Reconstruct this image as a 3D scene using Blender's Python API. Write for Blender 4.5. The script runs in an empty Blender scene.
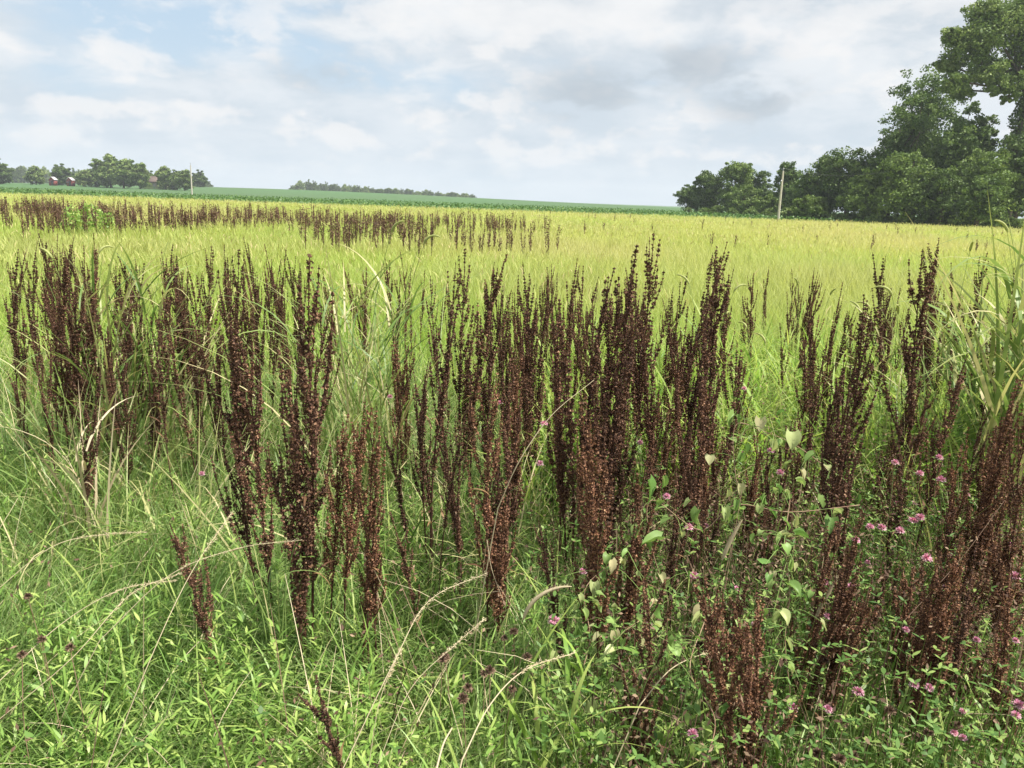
import bpy, math, random
import numpy as np
from mathutils import Vector, Matrix, Euler
rng = np.random.default_rng(7); random.seed(7)
R = math.radians
sc = bpy.context.scene
COL = sc.collection
# ------------------------------------------------------------------ camera
CAM_H = 1.6; FPX = 740.0; PITCH = R(13.93); ROLL = R(1.95)
cam_d = bpy.data.cameras.new('camera'); cam = bpy.data.objects.new('camera', cam_d); COL.objects.link(cam)
cam_d.sensor_width = 36; cam_d.lens = 36*FPX/1024; cam_d.clip_start = 0.05; cam_d.clip_end = 6000
M_CAM = Matrix.Translation((0, 0, CAM_H)) @ Euler((R(90)-PITCH, 0, 0)).to_matrix().to_4x4() @ Matrix.Rotation(ROLL, 4, 'Z')
cam.matrix_world = M_CAM
sc.camera = cam
RM = np.array(M_CAM.to_3x3())
def ray(px, py): return RM @ np.array([(px-512)/FPX, -(py-384)/FPX, -1.0])
def at(px, py, Y):            # world point on the sight line at depth Y
    d = ray(px, py); return np.array([0, 0, CAM_H]) + d*(Y/d[1])
def gp(px, py, z=0.0):        # world point on the horizontal plane z
    d = ray(px, py); return np.array([0, 0, CAM_H]) + d*((z-CAM_H)/d[2])
# ------------------------------------------------------------------ light
SUN_EL, SUN_AZ = R(60), R(105)     # azimuth clockwise from the view direction +Y
sc.view_settings.view_transform = 'Standard'; sc.view_settings.look = 'None'
sc.view_settings.gamma = 1; sc.view_settings.use_curve_mapping = False
sc.view_settings.exposure = 0.86
w = bpy.data.worlds.new('World'); sc.world = w; w.use_nodes = True
def build_world():
    nt = w.node_tree; N = nt.nodes; L = nt.links; N.clear()
    def n(t, **k):
        o = N.new(t)
        for a, b in k.items(): setattr(o, a, b)
        return o
    def mth(op, a, b=None, c=None, clamp=False):
        o = n('ShaderNodeMath', operation=op, use_clamp=clamp)
        for i, v in enumerate((a, b, c)):
            if v is None: continue
            if isinstance(v, (int, float)): o.inputs[i].default_value = v
            else: L.new(v, o.inputs[i])
        return o.outputs[0]
    def mix(f, a, b):
        o = n('ShaderNodeMix', data_type='RGBA')
        for s, v in ((0, f), (6, a), (7, b)):
            if isinstance(v, (int, float, tuple)): o.inputs[s].default_value = v
            else: L.new(v, o.inputs[s])
        return o.outputs[2]
    def ramp(v, a, b):
        o = n('ShaderNodeMapRange', interpolation_type='SMOOTHSTEP'); L.new(v, o.inputs[0])
        o.inputs[1].default_value = a; o.inputs[2].default_value = b
        return o.outputs[0]
    out = n('ShaderNodeOutputWorld'); bg = n('ShaderNodeBackground'); bg.inputs[1].default_value = 0.088
    sky = n('ShaderNodeTexSky', sky_type='NISHITA', sun_disc=False, sun_elevation=SUN_EL, sun_rotation=SUN_AZ)
    sky.air_density = 1.0; sky.dust_density = 2.0
    tc = n('ShaderNodeTexCoord'); sp = n('ShaderNodeSeparateXYZ'); L.new(tc.outputs['Generated'], sp.inputs[0])
    X, Y, Z = sp.outputs
    zz = mth('ADD', mth('MAXIMUM', Z, 0.0), 0.30)
    cb = n('ShaderNodeCombineXYZ'); L.new(mth('DIVIDE', X, zz), cb.inputs[0]); L.new(mth('DIVIDE', Y, zz), cb.inputs[1])
    def noise(scale, det, rough, off=(0, 0, 0), src=None, dist=0.0):
        mp = n('ShaderNodeMapping'); L.new(src or cb.outputs[0], mp.inputs[0]); mp.inputs['Location'].default_value = off
        o = n('ShaderNodeTexNoise'); L.new(mp.outputs[0], o.inputs['Vector'])
        o.inputs['Scale'].default_value = scale; o.inputs['Detail'].default_value = det; o.inputs['Roughness'].default_value = rough
        o.inputs['Distortion'].default_value = dist
        return o.outputs[0]
    # angular coordinates for the low cumulus: azimuth and elevation
    az = mth('ARCTAN2', X, Y)
    ca = n('ShaderNodeCombineXYZ'); L.new(az, ca.inputs[0]); L.new(mth('MULTIPLY', Z, 1.9), ca.inputs[1])
    n1 = noise(1.1, 6, 0.55, (3.1, 1.7, 0))
    n2 = noise(3.6, 8, 0.6, (8.3, 4.1, 0), dist=0.3)
    n3 = noise(13.0, 7, 0.55, (2.2, 5.0, 0), ca.outputs[0], 0.1)
    n4 = noise(6.0, 6, 0.5, (7.7, 1.3, 0), ca.outputs[0])
    # patches of clear blue, placed by azimuth and elevation
    def blob(a, e, ra, re):
        u = mth('DIVIDE', mth('SUBTRACT', az, a), ra); v = mth('DIVIDE', mth('SUBTRACT', Z, e), re)
        s = mth('ADD', mth('MULTIPLY', u, u), mth('MULTIPLY', v, v))
        return mth('POWER', 2.718, mth('MULTIPLY', s, -1.0))
    def pblob(px, py, rx, ry):
        d = ray(px, py); d = d/np.linalg.norm(d)
        return blob(math.atan2(d[0], d[1]), d[2], rx/FPX, ry/FPX)
    hi = mth('ADD', pblob(180, 22, 110, 26), pblob(430, 80, 150, 34))
    hi = mth('ADD', hi, mth('MULTIPLY', pblob(60, 75, 60, 20), 0.5))
    dk = mth('ADD', pblob(690, 62, 45, 18), pblob(590, 95, 60, 26))
    dk = mth('ADD', dk, pblob(755, 100, 45, 26)); dk = mth('ADD', dk, mth('MULTIPLY', pblob(320, 75, 50, 16), 0.6))
    wh = mth('ADD', pblob(670, 118, 60, 14), pblob(545, 152, 70, 12)); wh = mth('ADD', wh, pblob(485, 105, 45, 12))
    wh = mth('ADD', wh, pblob(290, 135, 110, 14)); wh = mth('ADD', wh, pblob(590, 15, 330, 26)); wh = mth('ADD', wh, pblob(90, 108, 60, 10))
    cov = mth('ADD', mth('MULTIPLY', n1, 0.7), mth('MULTIPLY', n2, 0.5))
    cov = mth('SUBTRACT', cov, mth('MULTIPLY', hi, 0.22))
    cover = ramp(cov, 0.36, 0.56)
    base = mix(0.7, sky.outputs[0], (3.7, 4.75, 5.7, 1))
    shade = mix(ramp(mth('ADD', mth('ADD', mth('MULTIPLY', n2, 0.6), mth('MULTIPLY', n4, 0.4)), mth('MULTIPLY', dk, -0.10)), 0.38, 0.60), (4.0, 4.4, 4.8, 1), (5.8, 5.85, 5.9, 1))
    c1 = mix(mth('MULTIPLY', cover, 0.9), base, shade)
    c1 = mix(mth('MULTIPLY', mth('SUBTRACT', 1.0, ramp(Z, 0.06, 0.24)), 0.5), c1, (4.1, 4.75, 5.4, 1))
    # low cumulus with lit tops, stronger below 12 degrees
    low = mth('MULTIPLY', ramp(Z, 0.0, 0.05), mth('SUBTRACT', 1.0, ramp(Z, 0.16, 0.30)))
    cm = ramp(mth('ADD', n3, mth('MULTIPLY', wh, 0.15)), 0.52, 0.67)
    c2 = mix(mth('MULTIPLY', mth('MULTIPLY', cm, low), 0.65), c1, (6.1, 6.0, 5.95, 1))
    gm = mth('MULTIPLY', ramp(mth('ADD', n3, mth('MULTIPLY', dk, 0.20)), 0.52, 0.70), mth('MINIMUM', dk, 1.0))
    c3 = mix(mth('MULTIPLY', gm, 0.8), c2, (3.1, 3.5, 3.9, 1))
    # towards the horizon everything thins into pale blue
    hz = mth('SUBTRACT', 1.0, ramp(Z, -0.01, 0.09))
    c4 = mix(mth('MULTIPLY', hz, 0.75), c3, (4.35, 5.0, 5.6, 1))
    L.new(c4, bg.inputs[0]); L.new(bg.outputs[0], out.inputs[0])
build_world()
sun_d = bpy.data.lights.new('sun', 'SUN'); sun = bpy.data.objects.new('sun', sun_d); COL.objects.link(sun)
sun_d.energy = 4.9; sun_d.angle = R(2.5); sun_d.color = (1.0, 0.95, 0.86)
sd = Vector((math.sin(SUN_AZ)*math.cos(SUN_EL), math.cos(SUN_AZ)*math.cos(SUN_EL), math.sin(SUN_EL)))
sun.rotation_euler = sd.to_track_quat('Z', 'Y').to_euler(); sun.location = (0, 0, 60)
cy = sc.cycles
sc.render.engine = 'CYCLES'
cy.max_bounces = 7; cy.diffuse_bounces = 4; cy.glossy_bounces = 1; cy.transmission_bounces = 3; cy.volume_bounces = 0
cy.transparent_max_bounces = 4; cy.use_denoising = True; cy.caustics_reflective = False; cy.caustics_refractive = False
cy.volume_step_rate = 10
# ------------------------------------------------------------------ materials
def leaf_mat(name, stops, trans=0.35, rough=0.55, tip=None, big=None, objvar=0.0, spec=0.3):
    """stops: [(pos,(r,g,b))] ramped by the per-blade random value; tip: colour at the blade's end; big: (scale, colour, amount) patches"""
    m = bpy.data.materials.new(name); m.use_nodes = True; nt = m.node_tree; N = nt.nodes; L = nt.links; N.clear()
    out = N.new('ShaderNodeOutputMaterial')
    at_ = N.new('ShaderNodeAttribute'); at_.attribute_name = 'rnd'
    cr = N.new('ShaderNodeValToRGB'); L.new(at_.outputs['Fac'], cr.inputs[0])
    el = cr.color_ramp.elements
    while len(el) < len(stops): el.new(0.5)
    for e, (p, c) in zip(el, stops): e.position = p; e.color = (*c, 1)
    col = cr.outputs[0]
    def mx(f, a, b, t='MIX'):
        o = N.new('ShaderNodeMix'); o.data_type = 'RGBA'; o.blend_type = t
        for s, v in ((0, f), (6, a), (7, b)):
            if isinstance(v, (int, float, tuple)): o.inputs[s].default_value = v
            else: L.new(v, o.inputs[s])
        return o.outputs[2]
    if tip:
        a2 = N.new('ShaderNodeAttribute'); a2.attribute_name = 'tt'
        mr = N.new('ShaderNodeMapRange'); L.new(a2.outputs['Fac'], mr.inputs[0])
        mr.inputs[1].default_value = tip[1]; mr.inputs[2].default_value = 1.0
        mm = N.new('ShaderNodeMath'); mm.operation = 'MULTIPLY'; L.new(mr.outputs[0], mm.inputs[0]); mm.inputs[1].default_value = tip[2]
        col = mx(mm.outputs[0], col, (*tip[0], 1))
    if big:
        g = N.new('ShaderNodeNewGeometry'); ns = N.new('ShaderNodeTexNoise'); L.new(g.outputs['Position'], ns.inputs['Vector'])
        ns.inputs['Scale'].default_value = big[0]; ns.inputs['Detail'].default_value = 3
        mr = N.new('ShaderNodeMapRange'); L.new(ns.outputs[0], mr.inputs[0]); mr.inputs[1].default_value = 0.40; mr.inputs[2].default_value = 0.62
        mr.inputs[4].default_value = big[2]
        col = mx(mr.outputs[0], col, (*big[1], 1))
    if objvar:
        oi = N.new('ShaderNodeObjectInfo'); hs = N.new('ShaderNodeHueSaturation')
        mr = N.new('ShaderNodeMapRange'); L.new(oi.outputs['Random'], mr.inputs[0]); mr.inputs[3].default_value = 1-objvar; mr.inputs[4].default_value = 1+objvar
        L.new(mr.outputs[0], hs.inputs['Value']); L.new(col, hs.inputs['Color']); col = hs.outputs[0]
    b = N.new('ShaderNodeBsdfPrincipled'); L.new(col, b.inputs['Base Color']); b.inputs['Roughness'].default_value = rough
    b.inputs['Specular IOR Level'].default_value = spec
    if trans:
        t = N.new('ShaderNodeBsdfTranslucent'); L.new(mx(1.0, col, (1.0, 1.0, 0.75, 1), 'MULTIPLY'), t.inputs[0])
        ms = N.new('ShaderNodeMixShader'); ms.inputs[0].default_value = trans
        L.new(b.outputs[0], ms.inputs[1]); L.new(t.outputs[0], ms.inputs[2]); L.new(ms.outputs[0], out.inputs[0])
    else: L.new(b.outputs[0], out.inputs[0])
    return m
def noise_mat(name, c1, c2, scale=3.0, rough=0.9, detail=6, c3=None, scale3=0.05, bump=0.0, stretch=(1, 1, 1)):
    m = bpy.data.materials.new(name); m.use_nodes = True; nt = m.node_tree; N = nt.nodes; L = nt.links
    b = N['Principled BSDF']; b.inputs['Roughness'].default_value = rough; b.inputs['Specular IOR Level'].default_value = 0.15
    tc = N.new('ShaderNodeNewGeometry') if c3 else N.new('ShaderNodeTexCoord')
    mp = N.new('ShaderNodeMapping'); mp.inputs['Scale'].default_value = stretch
    L.new(tc.outputs['Position' if c3 else 'Object'], mp.inputs[0])
    def nz(s, d):
        o = N.new('ShaderNodeTexNoise'); L.new(mp.outputs[0], o.inputs['Vector']); o.inputs['Scale'].default_value = s; o.inputs['Detail'].default_value = d
        r = N.new('ShaderNodeMapRange'); L.new(o.outputs[0], r.inputs[0]); r.inputs[1].default_value = 0.35; r.inputs[2].default_value = 0.65
        return r.outputs[0]
    def mx(f, a, bb):
        o = N.new('ShaderNodeMix'); o.data_type = 'RGBA'
        for s, v in ((0, f), (6, a), (7, bb)):
            if isinstance(v, tuple): o.inputs[s].default_value = (*v, 1)
            else: L.new(v, o.inputs[s])
        return o.outputs[2]
    f = nz(scale, detail); c = mx(f, c1, c2)
    if c3: c = mx(nz(scale3, 3), c, c3)
    L.new(c, b.inputs['Base Color'])
    if bump:
        bp = N.new('ShaderNodeBump'); bp.inputs['Strength'].default_value = bump; L.new(f, bp.inputs['Height']); L.new(bp.outputs[0], b.inputs['Normal'])
    return m
MT = {}
MT['dock'] = leaf_mat('dock_seed', [(0, (0.052, 0.027, 0.02)), (0.5, (0.118, 0.058, 0.038)), (0.85, (0.23, 0.12, 0.072)), (1, (0.38, 0.23, 0.14))], 0.22, 0.75, objvar=0.35)
MT['rust'] = leaf_mat('dock_seed_rusty', [(0, (0.08, 0.037, 0.024)), (0.5, (0.18, 0.085, 0.052)), (0.85, (0.31, 0.16, 0.09)), (1, (0.46, 0.28, 0.16))], 0.25, 0.75, objvar=0.3)
MT['dstem'] = noise_mat('dock_stem', (0.05, 0.024, 0.02), (0.12, 0.06, 0.04), 20)
MT['dleaf'] = leaf_mat('dock_dry_leaf', [(0, (0.12, 0.06, 0.035)), (1, (0.36, 0.22, 0.11))], 0.3)
MT['grass'] = leaf_mat('near_grass', [(0, (0.09, 0.18, 0.04)), (0.45, (0.24, 0.38, 0.10)), (0.85, (0.40, 0.51, 0.19)), (1, (0.64, 0.57, 0.35))], 0.42, 0.45, tip=((0.50, 0.54, 0.24), 0.6, 0.45), big=(1.2, (0.16, 0.31, 0.08), 0.4))
MT['tallgrass'] = leaf_mat('tall_green_grass', [(0, (0.20, 0.36, 0.07)), (0.5, (0.34, 0.52, 0.10)), (1, (0.52, 0.60, 0.18))], 0.5, 0.5, tip=((0.55, 0.55, 0.18), 0.5, 0.5))
MT['field'] = leaf_mat('field_grass', [(0, (0.28, 0.43, 0.08)), (0.45, (0.37, 0.50, 0.11)), (1, (0.48, 0.50, 0.17))], 0.5, 0.6, tip=((0.46, 0.54, 0.17), 0.45, 0.4), big=(0.07, (0.53, 0.48, 0.25), 0.65))
MT['coarse'] = leaf_mat('coarse_grass', [(0, (0.12, 0.21, 0.05)), (0.5, (0.24, 0.34, 0.10)), (0.75, (0.42, 0.43, 0.18)), (1, (0.66, 0.57, 0.34))], 0.35, 0.45, tip=((0.50, 0.46, 0.18), 0.55, 0.5))
MT['straw'] = leaf_mat('straw', [(0, (0.42, 0.34, 0.2)), (1, (0.68, 0.58, 0.4))], 0.25, 0.6)
MT['weed'] = leaf_mat('leafy_weed', [(0, (0.16, 0.30, 0.06)), (0.6, (0.29, 0.44, 0.10)), (1, (0.46, 0.55, 0.17))], 0.38, 0.4)
MT['clover'] = leaf_mat('clover_leaf', [(0, (0.06, 0.13, 0.03)), (0.6, (0.14, 0.25, 0.055)), (1, (0.30, 0.39, 0.11))], 0.3, 0.5)
MT['vine'] = leaf_mat('vine_leaf', [(0, (0.15, 0.29, 0.07)), (0.5, (0.30, 0.43, 0.13)), (0.85, (0.48, 0.52, 0.24)), (1, (0.58, 0.52, 0.30))], 0.4, 0.45, objvar=0.2)
MT['pink'] = leaf_mat('clover_pink', [(0, (0.55, 0.20, 0.33)), (0.6, (0.72, 0.36, 0.50)), (1, (0.82, 0.60, 0.64))], 0.3, 0.6, objvar=0.12)
MT['brown'] = leaf_mat('dry_brown', [(0, (0.06, 0.035, 0.025)), (0.6, (0.16, 0.095, 0.065)), (1, (0.34, 0.24, 0.16))], 0.2, 0.8)
MT['stemg'] = noise_mat('green_stem', (0.14, 0.22, 0.06), (0.24, 0.32, 0.10), 30)
MT['stemb'] = noise_mat('vine_stem', (0.22, 0.13, 0.09), (0.36, 0.26, 0.17), 30)
MT['bark'] = noise_mat('bark', (0.07, 0.055, 0.045), (0.16, 0.13, 0.10), 6, bump=0.4, stretch=(3, 3, 0.6))
def tree_mat(name, a, b, c, t=0.25, ov=0.12): return leaf_mat(name, [(0, a), (0.6, b), (1, c)], t, 0.6, objvar=ov)
MT['treeD'] = tree_mat('tree_dark', (0.055, 0.10, 0.022), (0.105, 0.17, 0.038), (0.18, 0.25, 0.065))
MT['treeM'] = tree_mat('tree_mid', (0.09, 0.145, 0.032), (0.16, 0.24, 0.055), (0.25, 0.33, 0.085))
MT['treeL'] = tree_mat('tree_light', (0.11, 0.18, 0.045), (0.20, 0.28, 0.075), (0.31, 0.38, 0.13))
MT['soil'] = noise_mat('ground_soil', (0.06, 0.055, 0.03), (0.12, 0.13, 0.05), 14, c3=(0.10, 0.14, 0.045), scale3=0.8, bump=0.3)
MT['soy'] = noise_mat('crop_green', (0.05, 0.12, 0.04), (0.075, 0.15, 0.05), 0.6, c3=(0.07, 0.12, 0.05), scale3=0.012, stretch=(1, 0.25, 1))
MT['fieldbed'] = noise_mat('field_bed', (0.16, 0.24, 0.05), (0.30, 0.36, 0.09), 6, c3=(0.40, 0.37, 0.15), scale3=0.09)
MT['wood'] = noise_mat('weathered_wood', (0.42, 0.38, 0.32), (0.62, 0.58, 0.50), 5, stretch=(6, 6, 0.4))
def flat(name, c, r=0.7, metal=0.0):
    m = bpy.data.materials.new(name); m.use_nodes = True; nt = m.node_tree; b = nt.nodes['Principled BSDF']
    b.inputs['Roughness'].default_value = r; b.inputs['Metallic'].default_value = metal
    ns = nt.nodes.new('ShaderNodeTexNoise'); ns.inputs['Scale'].default_value = 3
    mx = nt.nodes.new('ShaderNodeMix'); mx.data_type = 'RGBA'; nt.links.new(ns.outputs[0], mx.inputs[0])
    mx.inputs[6].default_value = (*[v*0.82 for v in c], 1); mx.inputs[7].default_value = (*[min(1, v*1.12) for v in c], 1)
    nt.links.new(mx.outputs[2], b.inputs['Base Color']); return m
MT['redwall'] = flat('red_siding', (0.22, 0.045, 0.035)); MT['whiteroof'] = flat('pale_metal_roof', (0.55, 0.53, 0.53), 0.5)
MT['cream'] = flat('cream_siding', (0.62, 0.55, 0.42)); MT['brickwall'] = flat('brown_brick', (0.13, 0.09, 0.075)); MT['dark'] = flat('dark_opening', (0.04, 0.04, 0.045), 0.3)
MT['glassy'] = flat('window_glass', (0.10, 0.13, 0.16), 0.1); MT['metal'] = flat('galvanised', (0.45, 0.46, 0.47), 0.4, 0.6); MT['ceramic'] = flat('insulator', (0.35, 0.36, 0.36), 0.25)
# ------------------------------------------------------------------ mesh helpers
class MB:
    def __init__(s): s.V = []; s.Q = []; s.r = []; s.t = []; s.n = 0
    def add(s, V, Q, rnd, tt=None):
        V = np.asarray(V, float).reshape(-1, 3); Q = np.asarray(Q, int).reshape(-1, 4)
        s.V.append(V); s.Q.append(Q+s.n); s.r.append(np.broadcast_to(rnd, (len(V),)).astype(float))
        s.t.append(np.zeros(len(V)) if tt is None else np.broadcast_to(tt, (len(V),)).astype(float)); s.n += len(V)
    def mesh(s, name, mat, smooth=False):
        V = np.concatenate(s.V).astype(np.float32); Q = np.concatenate(s.Q).astype(np.int32)
        me = bpy.data.meshes.new(name)
        me.vertices.add(len(V)); me.vertices.foreach_set('co', V.ravel())
        me.loops.add(Q.size); me.loops.foreach_set('vertex_index', Q.ravel())
        me.polygons.add(len(Q)); me.polygons.foreach_set('loop_start', np.arange(0, Q.size, 4, dtype=np.int32))
        try: me.polygons.foreach_set('loop_total', np.full(len(Q), 4, np.int32))
        except Exception: pass
        for an, a in (('rnd', s.r), ('tt', s.t)):
            at_ = me.attributes.new(an, 'FLOAT', 'POINT'); at_.data.foreach_set('value', np.concatenate(a).astype(np.float32))
        if smooth: me.polygons.foreach_set('use_smooth', np.ones(len(Q), bool))
        me.update(calc_edges=True); me.materials.append(mat); return me
    def obj(s, name, mat, parent=None, smooth=False):
        o = bpy.data.objects.new(name, s.mesh(name, mat, smooth)); COL.objects.link(o)
        if parent: o.parent = parent
        return o
def ribbons(mb, P, L, W, az, th0, bend, seg=3, rnd=None, wprof=None, twist=0.0):
    """N curved blades. P (N,3); L,W,az,th0,bend (N,)"""
    P = np.asarray(P, float); Nn = len(P)
    f = lambda a: np.broadcast_to(np.asarray(a, float), (Nn,))
    L, W, az, th0, bend = map(f, (L, W, az, th0, bend))
    rnd = rng.random(Nn) if rnd is None else f(rnd)
    t = np.linspace(0, 1, seg+1); pts = np.zeros((Nn, seg+1, 3)); pts[:, 0] = P
    d = np.stack([np.cos(az), np.sin(az)], 1)
    for i in range(seg):
        th = th0 + bend*(t[i]+t[i+1])/2
        st = (L/seg)[:, None]*np.stack([np.sin(th)*d[:, 0], np.sin(th)*d[:, 1], np.cos(th)], 1)
        pts[:, i+1] = pts[:, i]+st
    ra = az+np.pi/2+rng.normal(0, 0.5, Nn)
    side = np.stack([np.cos(ra), np.sin(ra), rng.normal(0, 0.15, Nn)], 1)
    if wprof is None: wprof = np.clip(np.minimum(1, 0.6+2.5*t)*(1-t**1.8), 0.04, 1)
    hw = W[:, None]*0.5*np.asarray(wprof)[None]
    a = pts-side[:, None]*hw[..., None]; b = pts+side[:, None]*hw[..., None]
    V = np.stack([a, b], 2).reshape(-1, 3)
    base = (np.arange(Nn)*(seg+1)*2)[:, None]+(np.arange(seg)*2)[None]
    Q = np.stack([base, base+1, base+3, base+2], -1).reshape(-1, 4)
    mb.add(V, Q, np.repeat(rnd, (seg+1)*2), np.tile(np.repeat(t, 2), Nn))
    return pts
def rand_dirs(n):
    v = rng.normal(size=(n, 3)); return v/np.linalg.norm(v, axis=1)[:, None]
def cards(mb, C, size, aspect=1.6, rnd=None, up=0.0):
    """pointed leaf-shaped quads with a fold, at centres C"""
    C = np.asarray(C, float); n = len(C); size = np.broadcast_to(size, (n,))
    u = rand_dirs(n); u[:, 2] += up; u /= np.linalg.norm(u, axis=1)[:, None]
    v = np.cross(u, rand_dirs(n)); v /= np.linalg.norm(v, axis=1)[:, None]+1e-9
    w_ = np.cross(u, v)
    s = size[:, None]
    V = np.stack([C-u*s*aspect*0.5, C+v*s*0.5+w_*s*0.12, C+u*s*aspect*0.5, C-v*s*0.5+w_*s*0.12], 1).reshape(-1, 3)
    Q = np.arange(n*4).reshape(n, 4)
    mb.add(V, Q, np.repeat(rng.random(n) if rnd is None else rnd, 4))
def tube(mb, pts, radii, sides=6, rnd=0.5, cap=True):
    pts = np.asarray(pts, float); k = len(pts); radii = np.broadcast_to(radii, (k,))
    T = np.gradient(pts, axis=0); T /= np.linalg.norm(T, axis=1)[:, None]+1e-12
    ref = np.array([1., 0.13, 0.07]) if abs(T[0][2]) > 0.7 else np.array([0.05, 0.1, 1.])
    a = np.linspace(0, 2*np.pi, sides, endpoint=False); V = []
    for i in range(k):
        u = np.cross(T[i], ref); u /= np.linalg.norm(u); v = np.cross(T[i], u)
        V.append(pts[i]+radii[i]*(np.cos(a)[:, None]*u+np.sin(a)[:, None]*v))
    V = np.concatenate(V); Q = []
    for i in range(k-1):
        for j in range(sides):
            Q.append([i*sides+j, i*sides+(j+1) % sides, (i+1)*sides+(j+1) % sides, (i+1)*sides+j])
    mb.add(V, Q, rnd)
    if cap and sides >= 4:
        for r0 in (0, (k-1)*sides):
            c = [r0+j for j in range(sides)]
            qs = [[c[0], c[j], c[j+1], c[min(j+2, sides-1)]] for j in range(1, sides-2, 2)]
            mb.add(V[r0:r0+sides], np.array([[q-r0 for q in qq] for qq in qs]), rnd)
def box(mb, c, s, rnd=0.5, rz=0.0):
    x, y, z = [v/2 for v in s]
    V = np.array([[-x, -y, -z], [x, -y, -z], [x, y, -z], [-x, y, -z], [-x, -y, z], [x, -y, z], [x, y, z], [-x, y, z]])
    ca, sa = math.cos(rz), math.sin(rz); V = V @ np.array([[ca, sa, 0], [-sa, ca, 0], [0, 0, 1]])
    mb.add(V+np.array(c), [[0, 3, 2, 1], [4, 5, 6, 7], [0, 1, 5, 4], [1, 2, 6, 5], [2, 3, 7, 6], [3, 0, 4, 7]], rnd)
def empty(name, loc=(0, 0, 0), label=None, cat=None, group=None):
    o = bpy.data.objects.new(name, None); o.empty_display_size = 0.1; COL.objects.link(o); o.location = loc
    tag(o, label, cat, group); return o
def tag(o, label=None, cat=None, group=None, kind=None):
    if label: o['label'] = label
    if cat: o['category'] = cat
    if group: o['group'] = group
    if kind: o['kind'] = kind
    return o
def copy_tree(o, parent=None):
    c = o.copy(); COL.objects.link(c); c.parent = parent
    for ch in list(KIDS.get(o.name, [])): KIDS.setdefault(c.name, []).append(copy_tree(ch, c))
    return c
KIDS = {}
def reg(root):
    KIDS[root.name] = [c for c in bpy.data.objects if c.parent == root]
    for c in KIDS[root.name]: reg(c)
def bez(pts, n=12):
    """smooth curve through points (Catmull-Rom)"""
    P = np.array(pts, float); P = np.vstack([2*P[0]-P[1], P, 2*P[-1]-P[-2]]); out = []
    m = len(P)-3
    for i in range(m):
        for t in np.linspace(0, 1, n, endpoint=(i == m-1)):
            a, b, c, d = P[i:i+4]
            out.append(0.5*((2*b)+(c-a)*t+(2*a-5*b+4*c-d)*t*t+(3*b-a-3*c+d)*t**3))
    return np.array(out)
# ------------------------------------------------------------------ the lie of the land
def terrain(x, y):
    x = np.asarray(x, float); y = np.asarray(y, float)
    z = 3.6*np.exp(-((x+150)/190)**2-((y-480)/150)**2)
    z = z + 0.03*np.sin(x*0.7+1.3)*np.cos(y*0.5)*np.clip((y-3)/8, 0, 1)
    return z - 0.0*x
def grid_obj(name, ys, xs_of, mat, zoff=0.0, zfun=terrain):
    mb = MB(); rows = [np.stack([xs_of(y), np.full(len(xs_of(y)), y), zfun(xs_of(y), np.full(len(xs_of(y)), y))+zoff], 1) for y in ys]
    n = len(rows[0]); V = np.concatenate(rows)
    i, j = np.meshgrid(np.arange(len(ys)-1), np.arange(n-1), indexing='ij'); b = (i*n+j).ravel()
    mb.add(V, np.stack([b, b+1, b+n+1, b+n], 1), 0.5)
    return mb.obj(name, mat, smooth=True)
FIELD_END = 100.0
ys = np.concatenate([np.linspace(-12, 10, 23), np.linspace(11, 60, 50), np.linspace(62, FIELD_END+8, 24)])
near = grid_obj('ground', np.concatenate([np.linspace(-12, 10, 23), np.linspace(12, 100, 23), np.linspace(120, 900, 60), [1200, 2000, 3500]]),
                lambda y: np.linspace(-1, 1, 121)*(60+1.5*abs(y)), MT['soy'])
tag(near, 'broad green crop land reaching the horizon', kind='structure')
soil = grid_obj('verge_ground', np.linspace(-12, 7, 40), lambda y: np.linspace(-18, 18, 61), MT['soil'], 0.01); tag(soil, 'grassy roadside verge', kind='structure')
bed = grid_obj('field_ground', np.concatenate([np.linspace(5.5, 30, 50), np.linspace(31, FIELD_END, 50)]), lambda y: np.linspace(-1, 1, 121)*(12+1.25*y), MT['fieldbed'], 0.02)
tag(bed, 'flat field of yellow green grass', kind='structure')
# ------------------------------------------------------------------ yellow-green field
def scatter(n, d0, d1, spread=0.80, extra=1.5, power=0.0):
    """random points in the wedge the camera sees (plus a margin); power weights towards the near end"""
    u = rng.random(n)
    if power == 0: y = np.sqrt(d0*d0+u*(d1*d1-d0*d0))
    elif power == 1: y = d0+u*(d1-d0)
    else: y = d0*(d1/d0)**u
    x = (rng.random(n)*2-1)*(spread*y+extra)
    return x, y
def vnoise(x, y, s, seed=0):
    x = np.asarray(x)*s; y = np.asarray(y)*s; v = 0
    r = np.random.default_rng(seed)
    for k in range(7):
        a = r.random()*2*np.pi; f = 0.5+r.random()*1.6; p = r.random()*7
        v = v+np.sin((x*np.cos(a)+y*np.sin(a))*f*2+p+1.3*np.sin((x*np.sin(a*2)-y*np.cos(a*2))*f+p))
    return v/7
field = MB()
NF = 300000
x, y = scatter(NF, 5.0, FIELD_END, 0.82, 2.0, power=2)
edge = 5.6+1.2*vnoise(x, y*0, 0.8, 3)+np.where(x < -0.5, 1.6, 0)
k = (y > edge) & (rng.random(NF) < np.clip((y-edge)/1.0+0.3, 0, 1)); x, y = x[k], y[k]
n = len(x)
hgt = (0.52+0.14*vnoise(x, y, 0.35, 5)+0.05*rng.normal(size=n))
wd = 0.0030+0.0013*y*rng.uniform(0.5, 1.4, n)*0.6
gc = np.clip(0.45+0.45*vnoise(x, y*0.5, 0.16, 9)+0.14*rng.normal(size=n)+np.clip((y-10)/60, 0, 0.35)+np.clip((x-3)/60, 0, 0.2), 0, 1)
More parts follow.
